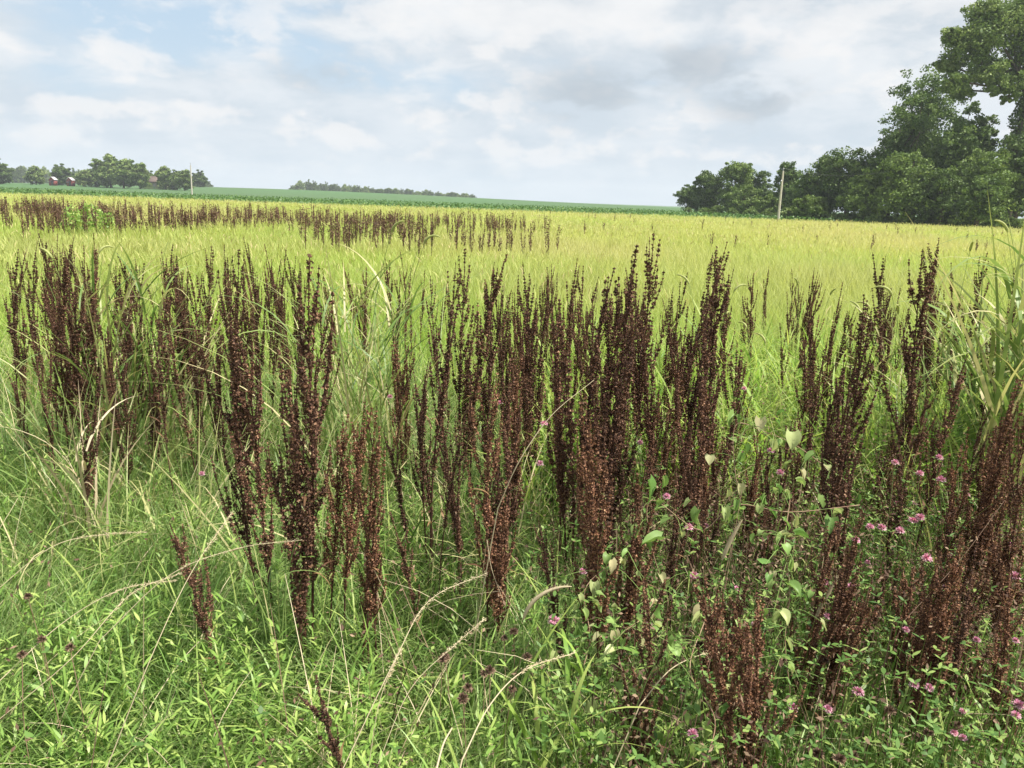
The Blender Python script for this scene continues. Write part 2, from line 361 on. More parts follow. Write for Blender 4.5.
ribbons(field, np.stack([x, y, terrain(x, y)], 1), hgt*rng.uniform(0.75, 1.25, n), wd, rng.random(n)*2*np.pi, rng.uniform(0, 0.25, n), rng.uniform(0.2, 1.3, n), 3, gc)
fo = field.obj('field_grass', MT['field']); tag(fo, 'yellow green grass filling the field', 'grass', kind='stuff')
# thin tan seed heads over the field
fh = MB(); x, y = scatter(34000, 7.5, FIELD_END-2, 0.8, 2.0, power=2); n = len(x)
z = 0.48+0.10*vnoise(x, y, 0.35, 5)+rng.uniform(-0.06, 0.14, n)
keep = rng.random(n) < np.clip(0.1+0.9*vnoise(x, y, 0.12, 21)+np.clip((y-12)/60, 0, .4), 0.03, 1); x, y, z = x[keep], y[keep], z[keep]; n = len(x)
ribbons(fh, np.stack([x, y, terrain(x, y)+z-0.05], 1), rng.uniform(0.08, 0.16, n), 0.005+0.0010*y, rng.random(n)*6.28, rng.uniform(0, 0.5, n), rng.uniform(0.2, 1.2, n), 2, wprof=[0.6, 1, 0.2])
MT['heads'] = leaf_mat('field_seed_heads', [(0, (0.40, 0.45, 0.13)), (0.6, (0.47, 0.47, 0.17)), (1, (0.50, 0.42, 0.22))], 0.35, 0.7)
tag(fh.obj('grass_seed_heads', MT['heads']), 'tan seed heads over the field grass', 'grass', kind='stuff')
# ------------------------------------------------------------------ near grass and weeds
def rightness(x, y): return x/np.maximum(y, 0.5)*FPX+512      # screen-independent bearing of a spot, used as a bearing only
ng = MB(); N1 = 170000
x, y = scatter(N1, 0.75, 7.2, 0.80, 0.5, power=1); n = len(x)
brn = x/np.maximum(y, 0.3)
dens = np.where((brn > 0.12) & (y < 3.4), 0.22, np.where(brn > 0.05, 0.55, 1.0))*np.where(y > 5, np.clip((7.5-y)/2.5, 0, 1), 1)
k = rng.random(n) < dens*np.clip(0.8+0.5*vnoise(x, y, 1.7, 11), 0.25, 1); x, y = x[k], y[k]; n = len(x)
# tufts: pull blades towards tuft centres
cx = np.round(x/0.09)*0.09+0.03*np.sin(x*91); cyy = np.round(y/0.09)*0.09+0.03*np.sin(y*77)
x = x*0.6+cx*0.4; y = y*0.6+cyy*0.4
tl = np.clip(0.30+0.10*vnoise(x, y, 1.1, 13), 0.16, 0.5)
taz = vnoise(x, y, 1.3, 17)*3+rng.normal(0, 1.1, n)
ribbons(ng, np.stack([x, y, np.zeros(n)], 1), tl*rng.uniform(0.6, 1.35, n), rng.uniform(0.0026, 0.0062, n), taz, rng.uniform(0, 0.5, n), rng.uniform(0.3, 2.1, n), 4,
        np.clip(0.45+0.25*vnoise(x, y, 0.9, 15)+0.30*rng.normal(size=n), 0, 1))
tag(ng.obj('verge_grass', MT['grass']), 'fine green grass matted over the verge', 'grass', kind='stuff')
# taller, brighter grass between verge and field
tg = MB(); N2 = 34000
x, y = scatter(N2, 3.2, 8.5, 0.80, 1.0, power=0); b = x/y
k = rng.random(N2) < np.where(b > 0.0, 0.9, 0.35)*np.clip((y-3.2+np.where(b > 0, 0.3, -1.2))/1.0, 0, 1); x, y = x[k], y[k]; n = len(x)
ribbons(tg, np.stack([x, y, np.zeros(n)], 1), rng.uniform(0.35, 0.8, n), rng.uniform(0.004, 0.014, n), rng.random(n)*6.28, rng.uniform(0, 0.35, n), rng.uniform(0.2, 2.1, n), 6)
tag(tg.obj('tall_grass', MT['tallgrass']), 'tall bright green grass behind the dock stalks', 'grass', kind='stuff')
# broad lime blades behind the dock, centre to right
bl_ = MB(); n = 5200; Y = rng.uniform(3.4, 6.6, n); X = (rng.uniform(540, 1060, n)-512)/FPX*Y
ribbons(bl_, np.stack([X, Y, rng.uniform(0, 0.35, n)], 1), rng.uniform(0.25, 0.6, n), rng.uniform(0.010, 0.024, n), rng.random(n)*6.28, rng.uniform(0.05, 0.5, n), rng.uniform(0.5, 2.4, n), 7)
tag(bl_.obj('broad_grass', MT['tallgrass']), 'broad lime green grass leaves behind the right-hand dock', 'grass', kind='stuff')
cb_ = MB(); x, y = scatter(5200, 0.85, 5.0, 0.8, 0.4, power=1); n = len(x)
ribbons(cb_, np.stack([x, y, np.zeros(n)], 1), rng.uniform(0.22, 0.5, n), rng.uniform(0.005, 0.011, n), rng.random(n)*6.28, rng.uniform(0, 0.5, n), rng.uniform(0.6, 2.4, n), 6)
tag(cb_.obj('coarse_grass', MT['weed']), 'coarser grass blades through the verge', 'grass', kind='stuff')
db_ = MB(); n = 5200; Y = rng.uniform(2.6, 6.8, n); X = (rng.uniform(-30, 1060, n)-512)/FPX*Y
ribbons(db_, np.stack([X, Y, np.zeros(n)], 1), rng.uniform(0.35, 0.85, n), rng.uniform(0.003, 0.011, n), rng.random(n)*6.28, rng.uniform(0.0, 0.4, n), rng.uniform(0.3, 2.3, n), 7)
tag(db_.obj('mixed_grass', MT['coarse']), 'half dried coarse grass between the dock stalks', 'grass', kind='stuff')
# lance-leaved weeds, lower left
def leafy(mb, sx, sy, H, nl, ll, lw, up=0.9):
    """stems with pairs of lance leaves"""
    n = len(sx); H = np.broadcast_to(H, (n,)); P = []; A = []
    for i in range(nl):
        f = 0.35+0.65*i/(nl-1) if nl > 1 else 1
        for s in range(3):
            P.append(np.stack([sx+rng.normal(0, .006, n), sy+rng.normal(0, .006, n), H*f], 1)); A.append(rng.random(n)*6.28)
    P = np.concatenate(P); m = len(P)
    wp = [0.2, 0.9, 1.0, 0.65, 0.05]
    ribbons(mb, P, ll*rng.uniform(0.6, 1.3, m), lw*rng.uniform(0.7, 1.2, m), np.concatenate(A), rng.uniform(up*0.5, up*1.3, m), rng.uniform(0.1, 0.9, m), 4, wprof=wp)
    ribbons(mb, np.stack([sx, sy, np.zeros(n)], 1), H, 0.003, 0, 0, 0.05, 2, rnd=0.2, wprof=[1, 1, .6])
lw_ = MB(); x, y = scatter(3200, 0.85, 4.8, 0.8, 0.4, power=1); b = x/y
k = rng.random(3200) < np.where(y < 2.3, 0.9, 0.25)*np.where(b > 0.1, 0.35, 1)*np.clip(0.6+0.9*vnoise(x, y, 1.5, 23), 0, 1); x, y = x[k], y[k]
leafy(lw_, x, y, rng.uniform(0.18, 0.34, len(x)), 6, 0.042, 0.0085)
tag(lw_.obj('leafy_weeds', MT['weed']), 'low lance leaved weeds among the grass', 'weeds', kind='stuff')
# clover foliage, lower right
cl = MB(); x, y = scatter(26000, 0.9, 4.6, 0.8, 0.4, power=1); b = x/y
k = rng.random(26000) < np.clip((b-0.02)/0.12, 0.03, 1)*np.clip(0.6+0.8*vnoise(x, y, 1.3, 27), 0.1, 1); x, y = x[k], y[k]; n = len(x)
z = rng.uniform(0.12, 0.52, n)
for j in range(3):
    a = np.arange(n)*2.399+j*2.094
    ribbons(cl, np.stack([x, y, z], 1), rng.uniform(0.012, 0.028, n), rng.uniform(0.006, 0.012, n), a, rng.uniform(0.9, 1.4, n), rng.uniform(0, 0.7, n), 3, wprof=[0.15, 0.95, 0.9, 0.12])
ribbons(cl, np.stack([x+rng.normal(0, .02, n), y+rng.normal(0, .02, n), z*0.3], 1), z*0.72, 0.0022, 0, 0, 0.1, 2, rnd=0.3, wprof=[1, 1, .7])
tag(cl.obj('clover_leaves', MT['clover']), 'dark green clover foliage under the right-hand stalks', 'clover', kind='stuff')
# brown dry stems tangled low on the right
ds = MB(); x, y = scatter(11000, 1.0, 5.0, 0.8, 0.3, power=1); b = x/y
k = rng.random(11000) < np.clip((b-0.02)/0.35, 0.05, 1)*np.clip(0.5+0.9*vnoise(x, y, 1.1, 31), 0.05, 1); x, y = x[k], y[k]; n = len(x)
ribbons(ds, np.stack([x, y, np.zeros(n)], 1), rng.uniform(0.25, 0.62, n), rng.uniform(0.002, 0.004, n), rng.random(n)*6.28, rng.uniform(0, 0.6, n), rng.uniform(-0.3, 0.9, n), 4, wprof=[1, 1, .9, .7, .4])
m = 48000; i = rng.integers(0, n, m); cards(ds, np.stack([x[i]+rng.normal(0, .05, m), y[i]+rng.normal(0, .05, m), rng.uniform(0.1, 0.56, m)], 1), rng.uniform(0.003, 0.009, m), 2.4)
tag(ds.obj('dry_weed_litter', MT['brown']), 'tangle of dry brown weed stems', 'weeds', kind='stuff')
# thin bleached straw through the verge
st = MB(); x, y = scatter(900, 0.9, 6.0, 0.8, 0.3, power=1); n = len(x)
ribbons(st, np.stack([x, y, np.full(n, 0.05)], 1), rng.uniform(0.25, 0.6, n), rng.uniform(0.0018, 0.0032, n), rng.random(n)*6.28, rng.uniform(0.2, 0.9, n), rng.uniform(0, 1.1, n), 5, wprof=[1, 1, 1, .9, .7, .4])
tag(st.obj('dry_straw', MT['straw']), 'bleached straw lying through the grass', 'straw', kind='stuff')
# ------------------------------------------------------------------ curly dock
H0 = 1.4
def seed_col(mb, pts, rad, dens=1.0, size=0.0075, gap0=0.0):
    """clusters of papery seeds in whorls along a curve"""
    pts = np.asarray(pts); seg = np.linalg.norm(np.diff(pts, axis=0), axis=1); s = np.concatenate([[0], np.cumsum(seg)]); Ltot = s[-1]
    nw = max(3, int(Ltot/0.0105)); u = (np.arange(nw)+rng.random(nw)*1.4)/nw; u = u[u < 1]; u = u[rng.random(len(u)) < 0.93]
    c = np.stack([np.interp(u*Ltot, s, pts[:, i]) for i in range(3)], 1)
    prof = np.interp(u, [0, 0.15, 0.55, 1.0], [0.6, 1.05, 0.9, 0.28])*rng.uniform(0.6, 1.35, len(u))*(0.78+0.38*np.sin(u*Ltot*26+rng.random()*6))
    C = []; 
    for ci, p in zip(c, prof):
        k = max(3, int(23*dens*p)); o = rng.normal(size=(k, 3)); o /= np.linalg.norm(o, axis=1)[:, None]; o[:, 2] *= 0.55
        C.append(ci+o*(rad*p)*rng.uniform(0.45, 1.0, (k, 1)))
    C = np.concatenate(C); cards(mb, C, size*rng.uniform(0.7, 1.25, len(C)), 1.25)
def dock_stem(r, h, tilt, taz, off, nb, spread, start):
    """one flowering stem: its axis and its short erect side branches"""
    zz = np.linspace(0, 1, 11); ph = r.random(3)*6; bx, by = r.normal(0, 0.05, 2)
    ax = np.stack([off[0]+math.cos(taz)*tilt*h*zz**1.3+0.018*np.sin(zz*4+ph[0])*zz+bx*zz**3, off[1]+math.sin(taz)*tilt*h*zz**1.3+0.018*np.sin(zz*5+ph[1])*zz+by*zz**3, h*zz], 1)
    br = []
    for i in range(nb):
        f = start+(0.86-start)*((i+r.random())/max(nb, 1)); p0 = np.array([np.interp(f, zz, ax[:, k]) for k in range(3)])
        a = i*2.4+r.random()*3.0; Lb = r.uniform(0.10, 0.26)*(1.25-0.6*f)*(1.7 if r.random() < 0.25 else 1)*h; Lb = min(Lb, (1.0-f)*h*0.8+0.02)
        th = r.uniform(0.2, 0.6)*spread; pts = [p0]
        for q in range(6):
            ang = th*(1-q/6.0); pts.append(pts[-1]+Lb/6*np.array([math.sin(ang)*math.cos(a), math.sin(ang)*math.sin(a), math.cos(ang)]))
        br.append(np.array(pts))
    return ax, br
def make_dock(ns, nb, spread, rad, mat, seed, start=0.3, leaves=3, size=0.0075, dens=1.0, tilt=0.09):
    root = empty('dock_plant', (0, 0, -50)); r = np.random.default_rng(seed)
    for k in range(ns):
        h = H0*(1.0 if k == 0 else r.uniform(0.55, 0.97)); ta = k*2.3+r.random()
        ax, br = dock_stem(r, h, (0.01 if k == 0 else r.uniform(0.1, 1.0)*tilt), ta, r.normal(0, 0.032, 2)*(k > 0), int(nb*r.uniform(0.7, 1.2)), spread, start+r.uniform(-0.04, 0.14))
        s = MB(); tube(s, ax, np.linspace(0.0055, 0.0014, len(ax)), 5, cap=False)
        for b in br: tube(s, b, np.linspace(0.0024, 0.001, len(b)), 4, cap=False)
        s.obj('stem', MT['dstem'], root)
        zc = np.linspace(start+r.uniform(0, 0.15), 1, 12)*h; m = MB()
        seed_col(m, np.stack([np.interp(zc, ax[:, 2], ax[:, 0]), np.interp(zc, ax[:, 2], ax[:, 1]), zc], 1), rad*r.uniform(1.25, 1.7), dens*1.35, size)
        for b in br: seed_col(m, b[1:], rad*r.uniform(0.7, 1.15), dens, size)
        m.obj('seed_head', mat, root)
    for i in range(leaves):
        l = MB(); zl = rng.uniform(0.3, 0.9)
        ribbons(l, np.array([[0, 0, zl]]), rng.uniform(0.08, 0.16), rng.uniform(0.008, 0.018), rng.random()*6.28, 0.6, rng.uniform(0.8, 2.0), 6, wprof=[.3, .8, 1, .9, .6, .4, .1])
        l.obj('dry_leaf', MT['dleaf'], root)
    reg(root); return root
D_, U_ = MT['dock'], MT['rust']
protos = {
 's': [make_dock(1, 10, 0.8, 0.012, D_, 11, 0.30), make_dock(1, 14, 0.8, 0.011, D_, 12, 0.24, 2), make_dock(2, 8, 0.6, 0.011, D_, 13, 0.34, 1, tilt=0.05), make_dock(1, 7, 0.7, 0.010, D_, 14, 0.2, 1), make_dock(1, 9, 0.9, 0.011, D_, 15, 0.38, 3)],
 'm': [make_dock(2, 12, 0.8, 0.013, D_, 21, 0.24, tilt=0.05), make_dock(1, 22, 0.9, 0.015, D_, 22, 0.2), make_dock(2, 14, 0.7, 0.012, D_, 23, 0.3, 3, tilt=0.07), make_dock(1, 19, 0.8, 0.015, D_, 24, 0.26, 4), make_dock(3, 9, 0.7, 0.012, D_, 25, 0.28, 2, tilt=0.08)],
 'b': [make_dock(3, 15, 0.8, 0.014, D_, 31, 0.2, 4, tilt=0.05), make_dock(2, 22, 0.9, 0.015, D_, 32, 0.18, 3, tilt=0.04), make_dock(4, 11, 0.7, 0.013, D_, 33, 0.26, tilt=0.07), make_dock(2, 20, 0.85, 0.016, D_, 34, 0.16, 4, tilt=0.03)],
 'r': [make_dock(4, 12, 1.0, 0.014, U_, 41, 0.22, 3, tilt=0.12, dens=0.85), make_dock(3, 16, 1.1, 0.014, U_, 42, 0.18, 4, tilt=0.15, dens=0.85), make_dock(2, 17, 0.9, 0.015, U_, 43, 0.2, 3)],
}
used = set(); n_dock = 0
def place(kind, base, top, label, group, rz=None):
    global n_dock
    lst = protos[kind]; p = lst[n_dock % len(lst)]; n_dock += 1
    if p.name in used: o = copy_tree(p)
    else: o = p; used.add(p.name)
    base = Vector(base); d = Vector(top)-base; L_ = d.length
    d = d+Vector((random.gauss(0, .02), random.gauss(0, .05), 0))*L_; q = Vector((0, 0, 1)).rotation_difference(d.normalized())
    o.rotation_mode = 'QUATERNION'; o.rotation_quaternion = q @ Euler((0, 0, random.random()*6.28 if rz is None else rz)).to_quaternion()
    o.location = base; s = L_/H0; wsc = max(0.65, min(1.1, s*1.02)); o.scale = (wsc, wsc, s)
    tag(o, label, 'dock', group); return o
GD = 'dock stalks standing in the near weeds'
FORE = [ # kind, top x, top y, base x, base y, label
 ('m', 10, 248, 16, 400, 'dark dock stalk at the far left edge, its tip level with the field'),
 ('b', 42, 243, 66, 440, 'broad leaning dock second from the left edge with a pointed dark tip'),
 ('s', 3, 372, 26, 430, 'short thin dock leaning left at the left edge of the grass'),
 ('m', 62, 292, 74, 435, 'lower dock stalk close behind the broad leaning one at left'),
 ('b', 86, 250, 90, 430, 'upright dock beside pale bent grass blades, third tall tip from left'),
 ('m', 84, 368, 80, 505, 'short dock wrapped in yellowed leaves in the left grass'),
 ('s', 108, 330, 112, 440, 'slim dock stalk just right of the yellow-leaved short one'),
 ('m', 130, 258, 136, 410, 'dock stalk behind the drooping pale grass tuft at left'),
 ('b', 152, 300, 150, 445, 'thick low dock under the drooping pale grass tuft'),
 ('s', 162, 243, 166, 380, 'slim dock tip rising right of the pale grass tuft'),
 ('m', 182, 254, 184, 400, 'dock stalk midway between the pale grass tuft and the big left column'),
 ('m', 206, 244, 206, 395, 'dock stalk close to the left of the big dark column'),
 ('b', 236, 250, 240, 450, 'big dense dark dock column in the left third'),
 ('b', 228, 300, 256, 565, 'long dock leaning left in front of the big dark column, its foot in open grass'),
 ('m', 260, 262, 262, 400, 'dock fanning out right of the big dark column'),
 ('s', 288, 282, 290, 372, 'small slim dock standing free before the yellow field at left'),
 ('b', 306, 250, 311, 605, 'tallest lone dark dock column standing in open green grass'),
 ('m', 320, 300, 300, 480, 'shorter dock spire against the right side of the tallest lone column'),
 ('m', 168, 528, 213, 632, 'short dock leaning sharply left, alone in the lower left grass'),
 ('s', 300, 668, 356, 750, 'tiny reddish dock sprig lying over in the bottom grass'),
 ('r', 346, 396, 344, 585, 'rusty slim dock, left of a pair in the grass'),
 ('r', 369, 402, 369, 612, 'rusty slim dock, right of a pair in the grass'),
 ('m', 392, 255, 396, 370, 'dark dock tip rising out of the arching grass tuft'),
 ('s', 408, 250, 404, 360, 'slim dock right beside the arching grass tuft'),
 ('m', 421, 346, 428, 525, 'dark dock with thick top in front of the arching grass tuft'),
 ('s', 411, 515, 416, 592, 'very small dark dock poking from grass at lower centre'),
 ('s', 433, 276, 436, 400, 'slim dock left of the fan-shaped central dock'),
 ('s', 447, 262, 446, 410, 'bare-legged dock just left of the fan-shaped central dock'),
 ('b', 462, 250, 460, 450, 'fan-shaped tall dark dock left of centre'),
 ('b', 482, 252, 470, 470, 'dark dock curving right at its top beside the fan-shaped one'),
 ('m', 494, 262, 488, 370, 'dock with curled tip, right edge of the central left group'),
 ('r', 490, 372, 488, 590, 'rusty bushy dock in the middle of the foreground'),
 ('b', 510, 362, 506, 580, 'thick brown dock against the bushy rusty one'),
 ('s', 455, 430, 460, 560, 'thin brown dock left of the bushy rusty one'),
 ('m', 530, 262, 530, 430, 'upright dock just right of the central gap'),
 ('b', 538, 300, 528, 470, 'dark stout dock with blunt top near the centre'),
 ('s', 553, 264, 553, 350, 'short slim dock between two taller central ones'),
 ('s', 571, 256, 566, 400, 'slim dock tip left of the dense central wall'),
 ('b', 588, 266, 578, 540, 'dense dark dock, left end of the central wall of stalks'),
 ('b', 606, 282, 600, 520, 'dense dark dock in the central wall of stalks'),
 ('b', 624, 246, 610, 545, 'tallest dock of the central wall of stalks'),
 ('m', 652, 230, 634, 470, 'dock with the highest thread-thin tip right of centre'),
 ('m', 640, 268, 640, 460, 'dock close behind the one with the thread-thin tip'),
 ('m', 562, 300, 562, 500, 'dark dock filling the foot of the central wall on its left'),
 ('r', 597, 400, 588, 650, 'large rusty dock in front of the central wall of stalks'),
 ('r', 641, 432, 614, 640, 'rusty dock leaning right in front of the central wall'),
 ('s', 548, 520, 566, 650, 'thin dock leaning left above the bright pink clover bloom'),
 ('b', 716, 240, 664, 450, 'long dock leaning hard right with a feathered top'),
 ('m', 738, 262, 702, 500, 'dock leaning right beside drooping foxtail heads'),
 ('m', 680, 300, 684, 480, 'dark dock between two drooping foxtail heads'),
 ('m', 708, 312, 690, 560, 'dark leaning dock behind the pale vine leaves'),
 ('m', 746, 272, 752, 380, 'dock with dull brown plumes before the field, right of centre'),
 ('s', 766, 266, 764, 340, 'short brown dock plume before the field, right of centre'),
 ('s', 790, 268, 788, 340, 'slim dock at the field edge left of the right-hand group'),
 ('m', 822, 300, 816, 470, 'dark dock, left edge of the right-hand group'),
 ('b', 858, 290, 828, 540, 'thick dock leaning right in the right-hand group'),
 ('m', 884, 252, 880, 420, 'single clean dock spire above the arched grass at right'),
 ('s', 905, 330, 898, 480, 'slim dark dock below the clean spire at right'),
 ('m', 912, 245, 906, 500, 'tall dock left of the widest right-hand dock'),
 ('b', 932, 238, 926, 420, 'widest dark dock head against the field at right'),
 ('m', 957, 262, 950, 400, 'dock half hidden by broad grass blades at right'),
 ('m', 978, 250, 962, 380, 'leaning dock tip between broad grass blades at right'),
 ('s', 1003, 268, 1000, 400, 'dock standing inside the tall broad-bladed grass at right edge'),
 ('r', 1016, 372, 962, 590, 'big rusty dock leaning in from the right edge'),
 ('r', 1034, 410, 1004, 640, 'rusty tangle of dock at the right edge, lower'),
 ('r', 986, 392, 976, 560, 'rusty dock plume left of the right-edge tangle'),
 ('r', 958, 432, 940, 570, 'spread rusty dock over the clover at right'),
 ('b', 742, 350, 730, 470, 'dark dock behind the heart-shaped vine leaves'),
 ('r', 722, 560, 742, 770, 'heavy rusty dock head at the bottom, right of centre'),
 ('r', 770, 590, 752, 760, 'second rusty dock head at the bottom behind the heavy one'),
 ('m', 838, 350, 830, 600, 'dark dock above the clover blooms, right of centre'),
 ('r', 862, 560, 800, 690, 'rusty dock leaning far right over dark clover'),
 ('m', 780, 420, 770, 560, 'dark dock with bare lower stem behind the curling vine'),
 ('r', 648, 560, 644, 740, 'ragged rusty dock at the bottom below the vine'),
 ('m', 700, 440, 694, 580, 'dark dock between vine leaves and the long leaning dock'),
 ('m', 905, 400, 900, 560, 'dark dock rising out of the pink clover patch'),
 ('r', 1010, 560, 1000, 700, 'rusty low dock in the bottom right tangle'),
 ('s', 668, 470, 672, 600, 'thin dark dock beside the largest pale vine leaf'),
]
for kd, tx, ty, bx, by, lab in FORE:
    B = gp(bx, by, 0.27); Yd = B[1]; T = at(tx, ty, Yd)
    f = 0.27/max(T[2]-0.27, 0.1); base = np.array([B[0]-(T[0]-B[0])*f*0.4, Yd, 0.0])
    place(kd, base, T, lab, GD, None)
# stand along the near edge of the field: stalks nobody can tell apart
GF = 'dock stalks crowded along the near edge of the field'
def fill(nn, px0, px1, d0, d1, kinds, h0, h1, labs, grp, seed):
    r = np.random.default_rng(seed)
    for i in range(nn):
        Y = r.uniform(d0, d1); px = r.uniform(px0, px1); X = (px-512)/FPX*Y; h = r.uniform(h0, h1)
        lab = labs if isinstance(labs, str) else labs[min(len(labs)-1, int((px-px0)/(px1-px0)*len(labs)))]
        place(kinds[i % len(kinds)], (X, Y, 0), (X+r.normal(0, 0.05), Y+r.normal(0, 0.04), h), lab, grp)
fill(44, 0, 300, 4.0, 7.2, 'smsbm', 0.95, 1.25, ['back-row dock stalk at the left edge behind the broad leaning dock', 'back-row dock stalk behind the pale bent grass blades at left', 'back-row dock stalk behind the drooping pale grass tuft', 'back-row dock stalk just left of the big dark column', 'back-row dock stalk behind the big dark column', 'back-row dock stalk left of the tallest lone column'], GF, 1)
fill(8, 300, 420, 5.2, 7.5, 'sms', 0.75, 1.1, 'thin dock stalk rising behind the arching grass tuft', GF, 2)
fill(22, 480, 700, 3.6, 6.2, 'msmbs', 0.85, 1.2, ['dock stalk behind the gap right of the fan-shaped central dock', 'dock stalk packed behind the left half of the central wall', 'dock stalk packed behind the right half of the central wall', 'dock stalk behind the long dock that leans hard right'], GF, 3)
fill(20, 700, 900, 4.2, 6.8, 'sms', 0.8, 1.12, ['brown dock at the field edge behind the drooping foxtails', 'brown dock at the field edge beside the dull brown plumes', 'brown dock at the field edge behind the thick right-leaning dock', 'brown dock at the field edge beside the clean right-hand spire'], GF, 4)
fill(11, 900, 1030, 3.8, 6.0, 'smm', 0.9, 1.2, 'dock stalk mixed into the tall grass near the right edge', GF, 5)
fill(22, 660, 1040, 1.7, 3.5, 'rrsr', 0.4, 0.85, ['low rusty dock under the pale vine leaves', 'low rusty dock behind the heavy rusty bottom heads', 'low rusty dock left of the pink clover patch', 'low rusty dock among the pink clover blooms', 'low rusty dock under the big rusty right-edge dock'], 'low dock stalks in the clover', 6)
fill(9, 400, 640, 2.2, 3.8, 'srsm', 0.6, 1.05, ['low brown dock left of the rusty bushy central dock', 'low brown dock right of the rusty bushy central dock', 'low brown dock before the foot of the central wall'], GD+' low', 7)
fill(14, 0, 400, 3.0, 4.6, 'ssms', 0.8, 1.2, ['slim dock in front of the stand near the left edge', 'slim dock in front of the drooping pale grass tuft', 'slim dock near the foot of the big dark column', 'slim dock between the tallest lone column and the arching tuft'], 'slim docks between the larger left ones', 8)
fill(24, 380, 780, 2.7, 4.8, 'smssm', 0.75, 1.28, ['dock stalk rising left of the fan-shaped central dock', 'dock stalk in the gap between the fan-shaped dock and the central wall', 'dock stalk half hidden inside the central wall', 'dock stalk threaded through the drooping foxtail tufts'], 'docks filling the central thicket', 9)
fill(10, 780, 1030, 2.6, 4.4, 'smsr', 0.7, 1.15, ['dock stalk behind the upper vine leaves at right', 'dock stalk between the clean spire and the right-edge grass'], 'docks filling the right-hand thicket', 10)
# the far band: plants a few pixels wide
MT['band'] = leaf_mat('dock_band_seed', [(0, (0.06, 0.032, 0.024)), (0.6, (0.13, 0.07, 0.048)), (1, (0.28, 0.18, 0.11))], 0.2, 0.7, objvar=0.3)
def simple_dock(mb, X, Y, h, n=26, sz=0.03):
    z0 = terrain(X, Y)
    ribbons(mb, np.array([[X, Y, z0]]), h*0.9, 0.02, 0, 0, 0.03, 2, rnd=0.3, wprof=[1, 1, .6])
    nb = 5; C = []
    for i in range(nb):
        a = rng.random()*6.28; off = rng.uniform(0.02, 0.13); z = np.linspace(0.42, rng.uniform(0.75, 1.0), n//nb*2)*h
        C.append(np.stack([X+math.cos(a)*off*(z/h-0.2)+rng.normal(0, .008, len(z)), Y+math.sin(a)*off*(z/h-0.2)+rng.normal(0, .008, len(z)), z0+z], 1))
    cards(mb, np.concatenate(C), sz*rng.uniform(0.7, 1.4, n//nb*2*nb), 1.7, up=0.8)
far_pos = []
r = np.random.default_rng(99)
for i in range(3400):
    px = r.uniform(-25, 552)
    # the band runs from left to right, a nearer clump at x 250-430
    Y = r.uniform(17, 38)
    X = (px-512)/FPX*Y
    dn = 0.5+1.1*float(vnoise(X, Y*0.6, 0.2, 41))-0.25*abs((Y-26)/10)
    if px < 90: Y0 = 19
    dn *= np.clip((560-px)/80, 0, 1)*np.clip((Y-17-3*(px < 230)+1.0)/2, 0.05, 1)
    if 190 < px < 300 and Y < 21: dn *= 0.4
    if 330 < px < 420 and Y < 24: dn += 0.5
    dn *= np.clip(0.55+1.5*float(vnoise(X, Y, 0.55, 43)), 0.05, 1.3)
    if r.random() < dn: far_pos.append((X, Y, r.uniform(0.72, 1.22)))
for i in range(60): # sparse outliers over the field
    Y = r.uniform(25, 85); far_pos.append(((r.uniform(300, 1020)-512)/FPX*Y, Y, r.uniform(0.6, 0.9)))
far_pos.sort(key=lambda p: p[1])
n_ind = max(0, 300-n_dock)
fproto = []
for i in range(6):
    mb = MB(); simple_dock(mb, 0.0, 0.0, 1.1, 75, 0.019); o = mb.obj('dock_plant', MT['band']); fproto.append(o); tag(o, 'dark dock stalk in the front of the far band across the left of the field', 'dock', 'dock stalks in the far band')
for i, (X, Y, h) in enumerate(far_pos[:n_ind]):
    o = fproto[i] if i < 6 else fproto[i % 6].copy()
    if i >= 6: COL.objects.link(o)
    s = h/1.1; o.location = (X, Y, float(terrain(X, Y))); o.scale = (1, 1, s); o.rotation_euler = (r.normal(0, .04), r.normal(0, .04), r.random()*6.28)
rest = MB()
for X, Y, h in far_pos[n_ind:]: simple_dock(rest, X, Y, h, 30, 0.030)
tag(rest.obj('dock_band', MT['band']), 'farther dock stalks merging into a brown band across the field', 'dock', kind='stuff')
print('docks', n_dock, 'far', len(far_pos))
